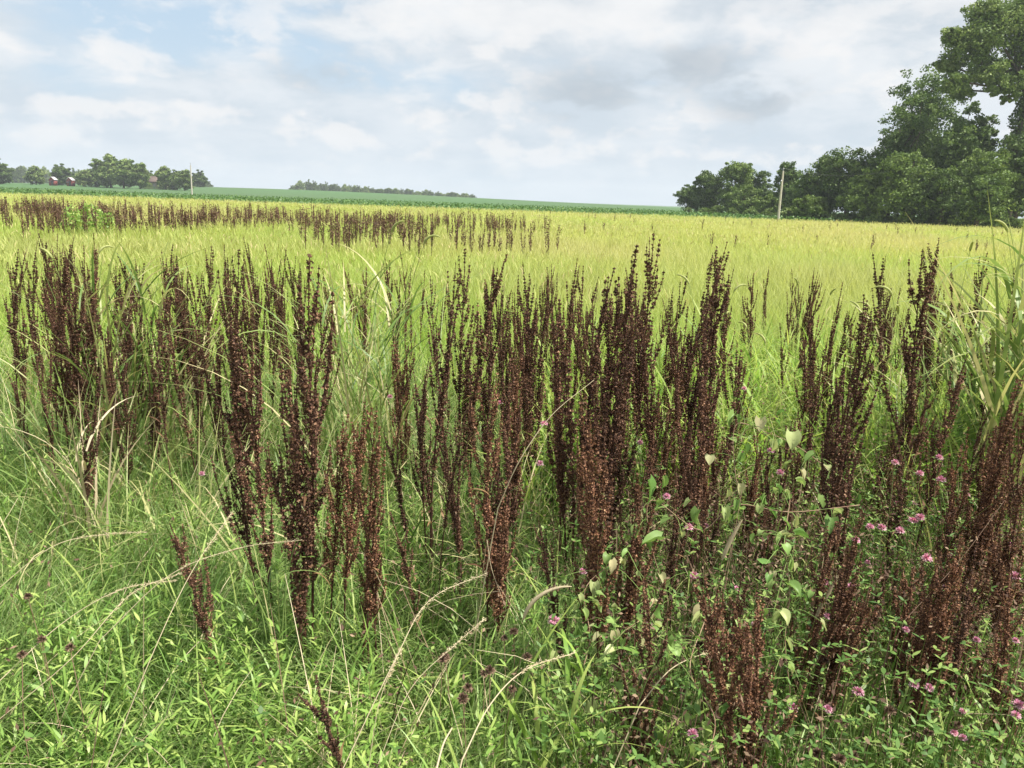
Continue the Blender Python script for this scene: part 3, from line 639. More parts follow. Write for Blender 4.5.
# ------------------------------------------------------------------ tufts of coarse grass with foxtail heads
def foxtail_head(mb, p, az, th, L_=0.10, droop=1.2, rad=0.007):
    pts = [np.array(p, float)]
    for i in range(10):
        a = th+droop*i/10; pts.append(pts[-1]+L_/10*np.array([math.sin(a)*math.cos(az), math.sin(a)*math.sin(az), math.cos(a)]))
    pts = np.array(pts); tube(mb, pts, rad*np.array([.4, .8, 1, 1, 1, .95, .9, .8, .7, .5, .2]), 6, rnd=0.6, cap=False)
    k = 220; u = rng.random(k)*9.5; c = pts[u.astype(int)]*(1-(u % 1))[:, None]+pts[np.minimum(u.astype(int)+1, 10)]*(u % 1)[:, None]
    ribbons(mb, c, rng.uniform(0.006, 0.013, k), 0.0009, rng.random(k)*6.28, rng.uniform(0.3, 1.2, k), 0, 1, wprof=[1, .2])
def tuft(loc, nb, h, wd, nh, mat, label, group, bend=(0.5, 2.2), spread=0.08, az0=None, headmat='heads', head_L=0.10):
    root = empty('grass_tuft', loc, label, 'grass tuft', group)
    n = nb; az = rng.random(n)*6.28 if az0 is None else rng.normal(az0, 0.9, n)
    s = MB(); P = np.stack([rng.normal(0, spread, n), rng.normal(0, spread, n), np.zeros(n)], 1)
    k = n//2
    ribbons(s, P[:k], rng.uniform(0.7, 1.1, k)*h, wd, az[:k], rng.uniform(0, .25, k), rng.uniform(*bend, k), 9)
    # leaves that leave the culms high up
    P2 = P[k:].copy(); P2[:, 2] = rng.uniform(0.35, 0.75, n-k)*h
    ribbons(s, P2, rng.uniform(0.25, 0.5, n-k)*h, wd*0.9, az[k:], rng.uniform(0.2, .6, n-k), rng.uniform(0.8, 2.2, n-k), 8)
    s.obj('blades', mat, root)
    c = MB()
    for i in range(max(nh, 3)):
        a = rng.random()*6.28; L_ = h*rng.uniform(0.85, 1.05); x0, y0 = rng.normal(0, spread, 2); pts = []; p = np.array([x0, y0, 0.]); 
        for q in range(9):
            pts.append(p.copy()); th = 0.05+0.35*(q/8)**2; p = p+L_/8*np.array([math.sin(th)*math.cos(a), math.sin(th)*math.sin(a), math.cos(th)])
        tube(c, pts, np.linspace(0.003, 0.0012, 9), 4, cap=False)
        if i < nh:
            hm = MB(); foxtail_head(hm, pts[-1], a, 0.4, head_L*rng.uniform(0.8, 1.2), rng.uniform(1.0, 2.2)); hm.obj('seed_head', MT[headmat], root)
    c.obj('culms', MT['stemg'], root)
    return root
MT['fox'] = leaf_mat('foxtail', [(0, (0.34, 0.42, 0.12)), (1, (0.62, 0.62, 0.28))], 0.4, 0.6)
GT = 'tufts of coarse grass among the dock'
def tf(px, py, h_top_y, nb, wd, nh, mat, label, **k):
    B = gp(px, py, 0.2); T = at(px, h_top_y, B[1]); h = T[2]*1.12
    return tuft((B[0], B[1], 0), nb, h, wd, nh, mat, label, GT, **k)
tf(135, 440, 250, 110, 0.015, 2, MT['coarse'], 'tuft of drooping pale-tipped grass among the left-hand dock', az0=-0.2, headmat='fox', bend=(0.3, 1.9), spread=0.14)
tf(105, 410, 262, 28, 0.012, 0, MT['coarse'], 'broad-leaved grass tuft left of the drooping pale-tipped one', az0=2.6)
tf(362, 460, 262, 190, 0.012, 2, MT['coarse'], 'large arching grass tuft right of the tallest lone dock', headmat='fox', bend=(0.3, 1.8), spread=0.14)
tf(83, 520, 395, 14, 0.013, 0, MT['straw'], 'small yellowed grass clump wrapped round the short left dock', bend=(0.0, 0.8), spread=0.025)
tf(650, 440, 330, 26, 0.014, 3, MT['tallgrass'], 'bright grass tuft with drooping foxtails right of the central wall', headmat='fox')
tf(700, 430, 310, 26, 0.013, 3, MT['tallgrass'], 'bright grass tuft with foxtail heads under the long leaning dock', headmat='fox')
tf(740, 440, 345, 24, 0.013, 2, MT['tallgrass'], 'bright grass tuft with foxtail heads before the brown plumes', headmat='fox')
tf(880, 470, 310, 34, 0.011, 4, MT['coarse'], 'grass tuft whose foxtail heads arch below the clean dock spire', headmat='fox')
tf(925, 480, 320, 28, 0.011, 3, MT['coarse'], 'grass tuft with yellowing blades left of the right edge', headmat='fox')
tf(1002, 500, 238, 130, 0.028, 1, MT['coarse'], 'tall broad-bladed grass clump at the right edge', headmat='fox', bend=(0.2, 1.5))
tf(1045, 470, 250, 90, 0.03, 1, MT['coarse'], 'outermost broad-bladed grass clump cut by the right edge', headmat='fox', bend=(0.2, 1.5))
tf(962, 470, 285, 60, 0.022, 2, MT['coarse'], 'broad grass clump leaning left of the right edge clump', headmat='fox', bend=(0.2, 1.7))
tf(800, 400, 300, 24, 0.010, 2, MT['tallgrass'], 'slender grass tuft between the plumes and the right-hand dock', headmat='fox')
tf(575, 765, 640, 26, 0.016, 0, MT['tallgrass'], 'flat-bladed grass tuft at the bottom right of centre', bend=(0.8, 1.8))
tf(280, 640, 545, 7, 0.008, 0, MT['coarse'], 'few stiff blue-green blades below the tallest lone dock', bend=(0.0, 0.5), spread=0.02)
# ------------------------------------------------------------------ straw stalks in front
GS = 'bleached grass stalks arching over the near grass'
def straw(pts, label, head=0.35, rad=0.0014, mat='straw', name='dry_grass_stalk', loose=0.008):
    """pts: (px, py, depth)"""
    W = np.array([at(*p) for p in pts]); C = bez(W, 10); o0 = W[0].copy()
    if o0[2] > 0.05:                      # carry the stalk down to the ground
        d = (C[0]-C[2]); d = d/np.linalg.norm(d); foot = C[0]+d*0.25; foot = np.array([foot[0], foot[1], 0.0]); mid = (foot+C[0])/2+np.array([0, 0, 0.05*C[0][2]])
        C = np.vstack([bez([foot, mid, C[0]], 6)[:-1], C])
    base = C[0].copy(); C = C-base
    root = empty(name, base, label, 'grass stalk', GS)
    s = MB(); tube(s, C, np.linspace(rad, rad*0.5, len(C)), 5, rnd=0.7, cap=False); s.obj('stem', MT[mat], root)
    if head:
        k0 = int(len(C)*(1-head)); h = MB(); k = 150; u = k0+rng.random(k)*(len(C)-1-k0-1e-3); i = u.astype(int); c = C[i]*(1-(u-i))[:, None]+C[i+1]*(u-i)[:, None]
        T = C[-1]-C[k0]; az = math.atan2(T[1], T[0])
        ribbons(h, c+rng.normal(0, 0.0025, (k, 3)), rng.uniform(0.004, 0.010, k), 0.0016, az+rng.normal(0, .5, k), rng.uniform(1.0, 1.9, k), 0.4, 2, wprof=[.4, 1, .2])
        h.obj('seed_head', MT[mat], root)
    return root
straw([(-20, 735, 1.5), (70, 660, 1.6), (130, 595, 1.75), (182, 573, 1.9)], 'pale stalk from the bottom left corner with a drooping head')
straw([(-15, 600, 1.9), (50, 548, 2.0), (100, 535, 2.1), (146, 532, 2.2)], 'pale stalk arching level with its tip over the left grass')
straw([(104, 775, 1.35), (150, 660, 1.45), (190, 575, 1.6), (232, 512, 1.75)], 'straight pale stalk slanting up to the right across the lower left', 0.15)
straw([(-10, 690, 1.55), (60, 625, 1.7), (120, 590, 1.8), (176, 580, 1.95)], 'lower of the pale stalks bunched at the left edge')
straw([(100, 640, 1.8), (170, 575, 1.9), (240, 548, 2.0), (302, 540, 2.1)], 'pale stalk drooping just left of the tallest lone dock', 0.45)
straw([(-8, 540, 2.2), (8, 515, 2.25), (18, 498, 2.3)], 'short pale stalk tip at the left edge', 0)
straw([(340, 775, 1.3), (395, 660, 1.45), (430, 600, 1.6), (487, 573, 1.7)], 'pale stalk rising from bottom centre left and bending right')
straw([(375, 772, 1.3), (410, 690, 1.4), (455, 645, 1.5), (486, 618, 1.6)], 'thin pale stalk beside the bottom centre one', 0.3, 0.001)
straw([(368, 770, 1.35), (380, 700, 1.4), (400, 650, 1.5)], 'thin straight pale stalk at the bottom, left of centre', 0.2, 0.001)
straw([(462, 760, 1.25), (490, 705, 1.35), (525, 670, 1.45), (574, 653, 1.55)], 'thick pale stalk arching right at the bottom centre', 0.25, 0.002)
straw([(498, 508, 2.1), (520, 460, 2.1), (552, 415, 2.15), (594, 380, 2.2)], 'bare pale twig curving up across the central dock', 0, 0.0019)
straw([(487, 540, 2.1), (492, 570, 2.05), (505, 605, 2.0)], 'short pale twig hanging below the bushy rusty dock', 0, 0.001)
straw([(640, 705, 1.5), (670, 670, 1.55), (700, 655, 1.6), (718, 651, 1.65)], 'pale stalk with pointed tip at the bottom right of centre', 0.2, 0.0018)
straw([(435, 775, 1.2), (443, 745, 1.25), (452, 728, 1.3)], 'broad bleached blade end at the bottom edge', 0, 0.003)
straw([(700, 700, 1.6), (715, 640, 1.7), (730, 560, 1.8), (742, 490, 1.95)], 'reddish brown bare stem crossing the vine leaves', 0, 0.0012, 'brown')
straw([(905, 620, 1.9), (960, 560, 2.0), (1005, 500, 2.1)], 'brown bare stem slanting over the clover at right', 0, 0.0013, 'brown')
# yellow single foxtail spikes
for i, (a, b, lab) in enumerate([((523, 620, 1.9), (520, 570, 1.9), 'yellow grass spike bent at its top in the lower centre'),
        ((722, 560, 2.0), (735, 525, 2.0), 'yellow grass spike in front of the vine, slanting right'), ((815, 620, 2.0), (836, 582, 2.0), 'yellow grass spike over the dark clover')]):
    p0 = at(*a); p1 = at(*b); foot = np.array([p0[0]-(p1-p0)[0]*2, p0[1], 0]); root = empty('grass_spike', foot, lab, 'grass spike', 'yellow grass spikes in the foreground')
    s = MB(); tube(s, bez([np.zeros(3), (p0-foot)*0.6, p0-foot], 5), 0.0013, 4, cap=False); s.obj('stem', MT['stemg'], root)
    h = MB(); az = 0 if p1[0] > p0[0]-0.01 else math.pi; foxtail_head(h, p0-foot, 0, 0.25, np.linalg.norm(p1-p0)*1.2, 1.4 if i == 0 else 0.2, 0.006); h.obj('seed_head', MT['straw'], root)
# ------------------------------------------------------------------ clover blooms
def clover(p, label, kind='pink', s=1.0, group='pink clover blooms'):
    p = np.array(p); foot = np.array([p[0]+rng.normal(0, .03), p[1]+rng.normal(0, .03), 0.0])
    root = empty('clover_bloom' if kind == 'pink' else 'dried_clover_head', foot, label, 'clover bloom' if kind == 'pink' else 'dried flower', group)
    t = p-foot; m = MB(); tube(m, bez([np.zeros(3), t*0.55+rng.normal(0, .01, 3), t], 5), 0.0012, 4, cap=False); m.obj('stem', MT['stemg' if kind == 'pink' else 'stemb'], root)
    h = MB(); k = 130; d = rand_dirs(k); d[:, 2] = np.abs(d[:, 2])*1.0-0.25; d /= np.linalg.norm(d, axis=1)[:, None]
    az = np.arctan2(d[:, 1], d[:, 0]); th = np.arccos(np.clip(d[:, 2], -1, 1))
    ribbons(h, t+d*0.003*s, rng.uniform(0.008, 0.0125, k)*s, 0.0030*s, az, th*0.9, th*0.25, 2, rnd=np.clip(th/2+rng.normal(0, .25, k), 0, 1), wprof=[.4, 1, .5])
    h.obj('flower_head', MT[kind], root)
    if kind == 'pink':
        l = MB()
        for j in range(3): ribbons(l, np.array([t-[0, 0, 0.006]]), 0.024*s, 0.012*s, j*2.1+rng.random(), 1.2, 0.4, 3, rnd=0.5, wprof=[.2, 1, .8, .1])
        l.obj('leaf', MT['clover'], root)
    return root
PK = [(554, 621, 1.9, 1.25, 'bright pink clover bloom alone at lower centre'), (544, 424, 2.7, 1, 'pink clover bloom behind the curved twig at centre'), (540, 464, 2.6, 1, 'pink clover bloom below the curved twig at centre'),
 (583, 572, 2.2, .9, 'small pale pink bloom right of the thin leaning dock'), (640, 443, 2.7, .9, 'pink bloom just above the largest vine leaf'), (667, 497, 2.4, 1, 'pink bloom right of the largest vine leaf'),
 (689, 528, 2.3, 1.1, 'pink bloom among the dark stalks below the vine'), (694, 576, 2.2, 1.1, 'lower pink bloom beneath the vine leaves'), (648, 626, 1.95, .9, 'reddish bloom at the foot of the central wall'),
 (771, 451, 2.7, 1, 'pink bloom behind the curled vine leaf'), (780, 473, 2.6, 1, 'pink bloom right under the curled vine leaf'), (744, 389, 3.2, .9, 'small bloom high among bright grass right of centre'),
 (895, 463, 2.6, 1, 'upper left pink bloom of the right clover patch'), (939, 458, 2.6, 1, 'upper right pink-orange bloom of the right clover patch'), (941, 480, 2.5, 1.15, 'brightest pink bloom of the right clover patch'),
 (920, 474, 2.55, 1, 'orange pink bloom left of the brightest one at right'), (920, 518, 2.3, 1.1, 'pink bloom in the middle of the right clover patch, left of two touching'), (913, 521, 2.3, 1.1, 'pink bloom touching its neighbour in the right clover patch'),
 (882, 528, 2.25, 1, 'pale pink bloom on the left of the right clover patch'), (870, 527, 2.25, .9, 'leftmost small bloom of the right clover patch'), (900, 531, 2.25, 1, 'fading pale bloom amid the right clover patch'),
 (927, 559, 2.15, 1.2, 'large pink bloom low in the right clover patch'), (856, 541, 2.2, .9, 'lilac bloom at the left foot of the right clover patch'), (1015, 577, 2.1, 1.15, 'pink bloom near the right edge in the dark tangle'),
 (851, 587, 2.05, .9, 'lilac pink bloom over dark clover, right of the yellow spike'), (914, 685, 1.7, .9, 'small white pink bloom near the bottom right'), (858, 692, 1.65, 1, 'pink brown bloom near the bottom, right of centre'),
 (825, 583, 2.1, .8, 'tiny lilac bloom left of the yellow spike over clover'), (500, 403, 3.0, .8, 'pale bloom low behind the fan-shaped dock'), (390, 397, 3.2, .9, 'pink bloom under the arching grass tuft'), (202, 474, 2.6, .8, 'faint pink bloom in the left grass'), (1018, 705, 1.6, 1, 'pink bloom cut by the right edge near the bottom')]
for px, py, d, s, lab in PK: clover(at(px, py, d), lab, 'pink', s*1.05)
r = np.random.default_rng(6)
for i in range(22):
    px = r.uniform(690, 1020); py = r.uniform(470, 740); g_ = gp(px, py, r.uniform(0.36, 0.48))
    clover(g_, 'small faded pink clover bloom low in the right-hand clover foliage', 'pink', r.uniform(.65, .95), 'small faded clover blooms')
r = np.random.default_rng(5)
for i in range(44):
    px = r.uniform(700, 1020) if i < 34 else r.uniform(440, 560); py = r.uniform(560, 765) if i < 34 else r.uniform(610, 700)
    g_ = gp(px, py, r.uniform(0.3, 0.42)); clover(g_, 'dried brown clover head in the dark weeds at lower right' if i < 34 else 'dried brown clover head in the grass at lower centre', 'brown', r.uniform(.8, 1.15), 'dried clover heads')
for px, py, d in [(28, 597, 1.8), (42, 640, 1.65), (70, 648, 1.65), (22, 655, 1.6)]:
    clover(at(px, py, d), 'dried brown clover head in the grass near the left edge', 'brown', .9, 'dried clover heads')
# ------------------------------------------------------------------ vines with heart-shaped leaves
def heart(mb, c, s, az, pitch, fold=0.35, curl=0.3):
    # outline half-widths along the leaf's length
    t = np.linspace(0, 1, 8); wv = np.array([0.34, 0.46, 0.47, 0.42, 0.34, 0.23, 0.11, 0.01])*s
    ca, sa = math.cos(az), math.sin(az); d = np.array([ca, sa, 0]); sd_ = np.array([-sa, ca, 0]); V = []
    p = np.array(c, float); 
    for i, ti in enumerate(t):
        a = pitch-curl*ti*2
        fw = d*math.cos(a)+np.array([0, 0, 1])*math.sin(a); nrm = -d*math.sin(a)+np.array([0, 0, 1])*math.cos(a)
        back = -0.12*s if i == 0 else 0
        for u in (-1, -0.5, 0, 0.5, 1):
            V.append(p+sd_*wv[i]*u*math.cos(fold)+nrm*abs(u)*wv[i]*math.sin(fold)+fw*(back if abs(u) > 0.6 else 0)+nrm*0.03*s*math.sin(9*ti+5*u))
        p = p+fw*s/7
    Q = [[i*5+j, i*5+j+1, (i+1)*5+j+1, (i+1)*5+j] for i in range(7) for j in range(4)]
    mb.add(V, Q, rng.random())
def vine(path, leaves, label):
    C = bez([at(*p) for p in path], 8); foot = C[0].copy(); foot[2] = 0; C = np.vstack([bez([foot, (foot+C[0])/2+[.01, 0, 0], C[0]], 4)[:-1], C])-foot
    root = empty('bindweed_vine', foot, label, 'vine', 'vines climbing the dock')
    s = MB(); tube(s, C, 0.0014, 5, cap=False); s.obj('stem', MT['stemb'], root)
    for px, py, d, sz in leaves:
        q = at(px, py, d)-foot; j = np.argmin(np.linalg.norm(C-q, axis=1)); lf = MB()
        heart(lf, q, sz*d/FPX*rng.uniform(0.65, 0.95), rng.uniform(-3.1, 0.0), rng.uniform(-1.4, 0.1), rng.uniform(.3, 1.25), rng.uniform(0, .7))
        tube(lf, bez([C[j], (C[j]+q)/2+[0, 0, .01], q], 3), 0.0009, 4, cap=False); lf.obj('leaf', MT['vine'], root, smooth=True)
    for j in rng.integers(4, len(C), 34):
        q = C[j]+rng.normal(0, 0.045, 3); lf = MB(); heart(lf, q, rng.uniform(0.014, 0.042), rng.uniform(-3.14, 3.14), rng.uniform(-1.5, 0.1), rng.uniform(.2, 1.35), rng.uniform(0, .9))
        tube(lf, bez([C[j], (C[j]+q)/2+[0, 0, .01], q], 3), 0.0009, 4, cap=False); lf.obj('leaf', MT['vine'], root, smooth=True)
    return root
vine([(668, 600, 2.0), (650, 540, 2.05), (652, 500, 2.1), (700, 530, 2.1), (735, 505, 2.1), (790, 512, 2.1), (860, 505, 2.15)],
     [(648, 480, 2.05, 34), (662, 540, 2.0, 26), (640, 525, 2.0, 20), (700, 510, 2.05, 20), (724, 508, 2.05, 24), (736, 500, 2.05, 18), (832, 518, 2.1, 20), (760, 505, 2.1, 16), (632, 560, 2.0, 16), (660, 575, 1.95, 16), (690, 500, 2.1, 14)],
     'vine with pale heart-shaped leaves stretching right from the central wall of dock')
vine([(745, 520, 2.4), (735, 470, 2.45), (736, 425, 2.5), (765, 432, 2.5), (795, 445, 2.5), (830, 470, 2.45)],
     [(735, 415, 2.5, 22), (760, 418, 2.5, 20), (792, 432, 2.45, 24), (815, 455, 2.4, 22), (822, 495, 2.4, 18), (858, 495, 2.4, 14), (745, 445, 2.45, 16), (775, 440, 2.5, 14), (710, 455, 2.5, 16), (800, 470, 2.4, 16)],
     'upper vine with yellow-green heart-shaped leaves above the pink blooms')
vine([(790, 690, 1.7), (785, 640, 1.75), (790, 590, 1.8), (785, 545, 1.85), (790, 500, 1.95)],
     [(792, 560, 1.8, 20), (788, 585, 1.8, 26), (780, 612, 1.75, 22), (795, 535, 1.85, 18), (783, 520, 1.9, 16), (735, 620, 1.75, 20), (753, 660, 1.7, 24), (724, 690, 1.65, 24), (786, 640, 1.72, 18), (770, 575, 1.8, 16)],
     'vine with drooping folded leaves climbing beside the heavy rusty dock')
vine([(640, 720, 1.6), (625, 680, 1.65), (618, 640, 1.7), (640, 620, 1.75), (655, 600, 1.8)],
     [(600, 635, 1.7, 18), (615, 650, 1.68, 20), (640, 640, 1.7, 18), (655, 625, 1.75, 16), (690, 715, 1.5, 20), (605, 735, 1.5, 22), (630, 690, 1.6, 16), (654, 650, 1.7, 16)],
     'small vine with limp pale leaves at the foot of the central wall')
vine([(575, 690, 1.75), (590, 640, 1.85), (585, 590, 1.95), (615, 560, 2.0)], [(610, 560, 1.95, 18), (582, 610, 1.85, 16), (640, 590, 1.9, 16)],
     'thin vine with few pale leaves left of the foot of the central wall')
vine([(700, 775, 1.35), (715, 720, 1.45), (690, 670, 1.55), (705, 620, 1.65)], [(700, 700, 1.5, 20), (688, 745, 1.4, 22), (722, 668, 1.55, 18)],
     'limp-leaved vine at the bottom edge left of the heavy rusty dock head')
# green weed bush in the field, left
wb = empty('weed_bush', at(90, 245, 21)*np.array([1, 1, 0]), 'bright green leafy weed clump before the far dock band', 'weed')
m = MB(); n = 1500; d = rand_dirs(n)*rng.uniform(0.4, 1, (n, 1))**0.5; cards(m, np.stack([d[:, 0]*0.75, d[:, 1]*0.6, 0.55+d[:, 2]*0.5+0.12*np.sin(d[:, 0]*9)], 1), rng.uniform(0.03, 0.07, n), 1.8); m.obj('foliage', MT['weed'], wb)
m = MB()
for i in range(9): ribbons(m, np.array([[rng.normal(0, .2), rng.normal(0, .2), 0]]), 0.9, 0.012, rng.random()*6.28, 0.1, 0.5, 3)
m.obj('stems', MT['weed'], wb)
# ------------------------------------------------------------------ trees
def tree_meshes(H, blobs, nleaf, ls, mat, trunk_r, seed, trunk_top=None, lean=0.0, limbs=True, lo=0.45):
    """blobs: crown lumps (x, y, z, rx, ry, rz) in metres round the foot"""
    global rng
    keep = rng; rng = np.random.default_rng(seed)
    cb = MB(); tb = MB()
    vol = np.array([b[3]*b[4]*b[5] for b in blobs])**0.667; vol = vol/vol.sum()
    top = trunk_top or H*0.62
    tp = bez([[0, 0, -0.2], [lean*0.3+rng.normal(0, .1), rng.normal(0, .1), top*0.4], [lean*0.7, 0, top*0.75], [lean, 0, top]], 4)
    tube(tb, tp, np.linspace(trunk_r, trunk_r*0.4, len(tp)), 8)
    for b, v in zip(blobs, vol):
        c = np.array(b[:3]); rr = np.array(b[3:6]); N_ = max(30, int(nleaf*2.2*v)); ncl = max(8, int(N_/60))
        d = rand_dirs(ncl); rad = rng.uniform(0.35, 0.98, (ncl, 1)); cc = c+d*rad*rr
        csz = rng.uniform(0.2, 0.5, ncl)*rr.mean()
        i = rng.integers(0, ncl, N_); o = rand_dirs(N_)*rng.uniform(0.3, 1.0, (N_, 1)); o[:, 2] *= 0.7
        P = cc[i]+o*csz[i][:, None]
        P[:, 2] = np.maximum(P[:, 2], 0.1)
        cl_r = rng.normal(0, .22, ncl)
        cards(cb, P, ls*rng.uniform(0.6, 1.4, N_), 1.5, rnd=np.clip(0.5+cl_r[i]+rng.normal(0, .2, N_), 0, 1))
        if limbs:
            st_ = tp[int(len(tp)*rng.uniform(lo, 0.95))]
            tube(tb, bez([st_, (st_*0.5+c*0.5)+[0, 0, -0.3], c], 4), np.linspace(trunk_r*0.38, trunk_r*0.1, 9)[:9] if False else np.linspace(min(trunk_r*0.4, 0.22), trunk_r*0.1, len(bez([st_, st_, c], 4))), 6)
            for q in range(3):
                e = cc[rng.integers(0, ncl)]; tube(tb, np.array([c, (c+e)/2, e]), np.linspace(trunk_r*0.14, trunk_r*0.04, 3), 4)
    me = (cb.mesh('crown', mat), tb.mesh('trunk', MT['bark'])); rng = keep; return me
def mk_tree(loc, me, label, group, s=1.0, rz=0.0, name='tree', sz=None):
    root = empty(name, loc, label, 'tree', group); root.rotation_euler = (0, 0, rz); root.scale = (s, s, sz or s)
    for nm, m_ in zip(('crown', 'trunk'), me):
        o = bpy.data.objects.new(nm, m_); COL.objects.link(o); o.parent = root
    return root
def rblobs(W, z0, z1, n, seed, D=None):
    r = np.random.default_rng(seed); out = []; D = D or W
    zc = (z0+z1)/2; hz = (z1-z0)/2
    for i in range(n):
        a = i*2.4+r.random(); rad = r.uniform(0.15, 0.62); f = r.uniform(-0.62, 0.62)
        wf = math.sqrt(max(0.15, 1-f*f))
        out.append((math.cos(a)*rad*W*wf, math.sin(a)*rad*D*wf, zc+f*hz, W*r.uniform(.4, .56), D*r.uniform(.4, .56), hz*r.uniform(.32, .46)))
    out.append((0, 0, z1-hz*0.42, W*.52, D*.52, hz*.42)); out.append((0, 0, zc-hz*.25, W*.8, D*.8, hz*.75))
    return out
GR = 'trees along the right side of the field'
# px centre, half width px, top y, depth, material, crown bottom (m), label
RT = [(692, 15, 183, 160, 'treeD', 0.2, 'smallest dark tree at the far tip of the right-hand tree line'),
 (712, 19, 170, 155, 'treeD', 0.2, 'dark rounded tree second from the far tip of the right-hand line'),
 (738, 20, 160, 150, 'treeM', 0.5, 'tall pale-topped tree in the far part of the right-hand line'),
 (745, 20, 184, 138, 'treeM', 0.1, 'low light green bushy tree before the pale-topped one'),
 (764, 17, 169, 150, 'treeD', 0.2, 'grey green tree between the pale-topped tree and the pole'),
 (771, 13, 194, 128, 'treeM', 0.1, 'low bush-like tree just left of the leaning pole'),
 (790, 17, 160, 140, 'treeD', 0.3, 'dark tree standing directly behind the leaning pole'),
 (808, 17, 172, 128, 'treeD', 0.1, 'dark low tree just right of the leaning pole'),
 (830, 26, 152, 120, 'treeD', 0.1, 'broad dark tree right of the leaning pole'),
 (856, 28, 141, 115, 'treeD', 0.1, 'round-topped dark tree between the pole and the tall group'),
 (812, 20, 195, 108, 'treeM', 0.1, 'light green bush at the field edge right of the pole'),
 (872, 26, 165, 105, 'treeM', 0.1, 'mid green tree filling the hollow before the tall group'),
 (905, 34, 96, 112, 'treeD', 1.0, 'tall dark tree, left shoulder of the tall group'),
 (936, 34, 60, 116, 'treeD', 3.0, 'tallest dark tree left of the open-crowned one'),
 (915, 34, 150, 100, 'treeM', 0.1, 'leafy mid green tree at the foot of the tall group'),
 (972, 23, 96, 110, 'treeD', 2.0, 'dark slender tree closing the gap left of the ivy-clad trunk'),
 (986, 15, 112, 108, 'treeD', 2.0, 'narrow dark tree rising just left of the ivy-clad trunk'),
 (958, 36, 118, 104, 'treeD', 0.1, 'dark hanging-branched tree under the open-crowned one'),
 (948, 30, 168, 96, 'treeD', 0.1, 'low dark tree with drooping boughs at the field edge'),
 (994, 36, 146, 98, 'treeM', 0.1, 'low light tree below the ivy-clad trunk'),
 (1032, 34, 128, 98, 'treeD', 0.1, 'dark tree at the right edge of the photo'),
 (985, 26, 172, 92, 'treeD', 0.1, 'small dark tree at the field edge near the right side'),
 (1085, 45, 60, 105, 'treeM', 0.5, 'tall tree just beyond the right edge')]
for i, (px, hw, ty, d, mat, z0, lab) in enumerate(RT):
    T = at(px, ty, d); W = hw/FPX*d*1.08; g = at(px, 205+(px-512)*0.034, d)
    base = (T[0], d, -0.1); H = T[2]+0.1
    me = tree_meshes(H, rblobs(W, z0, H, 11, 100+i, D=W*0.9), 9000 if H > 8 else 6000, 0.23 if H > 9 else 0.2, MT[mat], 0.22+0.012*H, 200+i)
    mk_tree(base, me, lab, GR)
# the open-crowned tall tree
d = 104; b0 = at(1003, 225, d); 
def rel(px, py, rx, ry, dy=0): p = at(px, py, d); return (p[0]-b0[0], dy, p[2], rx/FPX*d, rx/FPX*d*0.9, ry/FPX*d)
bl = [rel(975, 40, 24, 20), rel(1005, 22, 28, 20), rel(1032, 42, 24, 22), rel(958, 62, 14, 12, 2), rel(982, 72, 20, 14, -1), rel(1020, 66, 16, 14, 2), rel(951, 36, 12, 9), rel(985, 10, 18, 11), rel(1028, 6, 20, 12), rel(966, 88, 16, 11, 1), rel(1026, 88, 9, 8, -1), rel(1048, 70, 14, 12), rel(948, 82, 12, 12, -2), rel(999, 97, 9, 8, -2), rel(1008, 84, 13, 10, -2), rel(988, 88, 12, 9, -2)]
t0 = at(998, 78, d)
me = tree_meshes(t0[2], bl, 26000, 0.22, MT['treeL'], 0.9, 301, trunk_top=t0[2]-1, lo=0.93)
mk_tree((b0[0], d, -0.1), me, 'tall open-crowned light green tree with an ivy-clad bare trunk at the upper right', GR)
# ivy sleeve belongs to the trunk's look: short leaf clumps round the trunk
iv = MB(); n = 6000; zz = rng.uniform(4, t0[2]+0.5, n); a = rng.random(n)*6.28; rr = rng.uniform(0.6, 1.45, n)*(1+0.25*np.sin(zz*1.7+a))
cards(iv, np.stack([np.cos(a)*rr, np.sin(a)*rr, zz], 1), rng.uniform(0.15, 0.3, n), 1.4); o = iv.obj('ivy', MT['treeD']); o.parent = [q for q in bpy.data.objects if q.get('label', '').startswith('tall open-crowned')][0]
# leaning bare trunk at the edge
lt0 = at(1012, 165, 108); lt1 = at(1034, 92, 108); lt = empty('tree', (lt0[0]-1.6, 108, 0), 'leaning brown trunk beside the ivy-clad one, cut by the right edge', 'tree', GR)
m = MB(); q = bez([[0, 0, 0], [1.6, 0, lt0[2]], [lt1[0]-lt0[0]+1.6, 0, lt1[2]]], 6); tube(m, q, np.linspace(0.9, 0.55, len(q)), 8); m.obj('trunk', MT['bark'], lt)
m = MB(); c = q[-1]; n = 2600; dd = rand_dirs(n)*rng.uniform(.3, 1, (n, 1)); cards(m, c+dd*np.array([3.5, 3, 2.5])+[3.5, 0, 2.5], rng.uniform(.2, .35, n), 1.5); m.obj('crown', MT['treeM'], lt)
# brush along the foot of the trees
GB = 'bushes along the foot of the right-hand trees'
bm_ = [tree_meshes(2.0, rblobs(1.6, 0.0, 1.9, 6, 400+i), 1500, 0.17, MT['treeM' if i else 'treeL'], 0.05, 420+i) for i in range(3)]
r = np.random.default_rng(8)
for i in range(34):
    px = 690+i*11+r.uniform(-5, 5); d = np.interp(px, [690, 800, 1060], [150, 112, 92])-r.uniform(1, 5); p = at(px, 215, d)
    o = mk_tree((p[0], d, 0), bm_[i % 3], 'low green bush in the brushy fringe below the right-hand trees', GB, r.uniform(.55, 1.15), r.random()*6, 'bush'); o['category'] = 'bush'
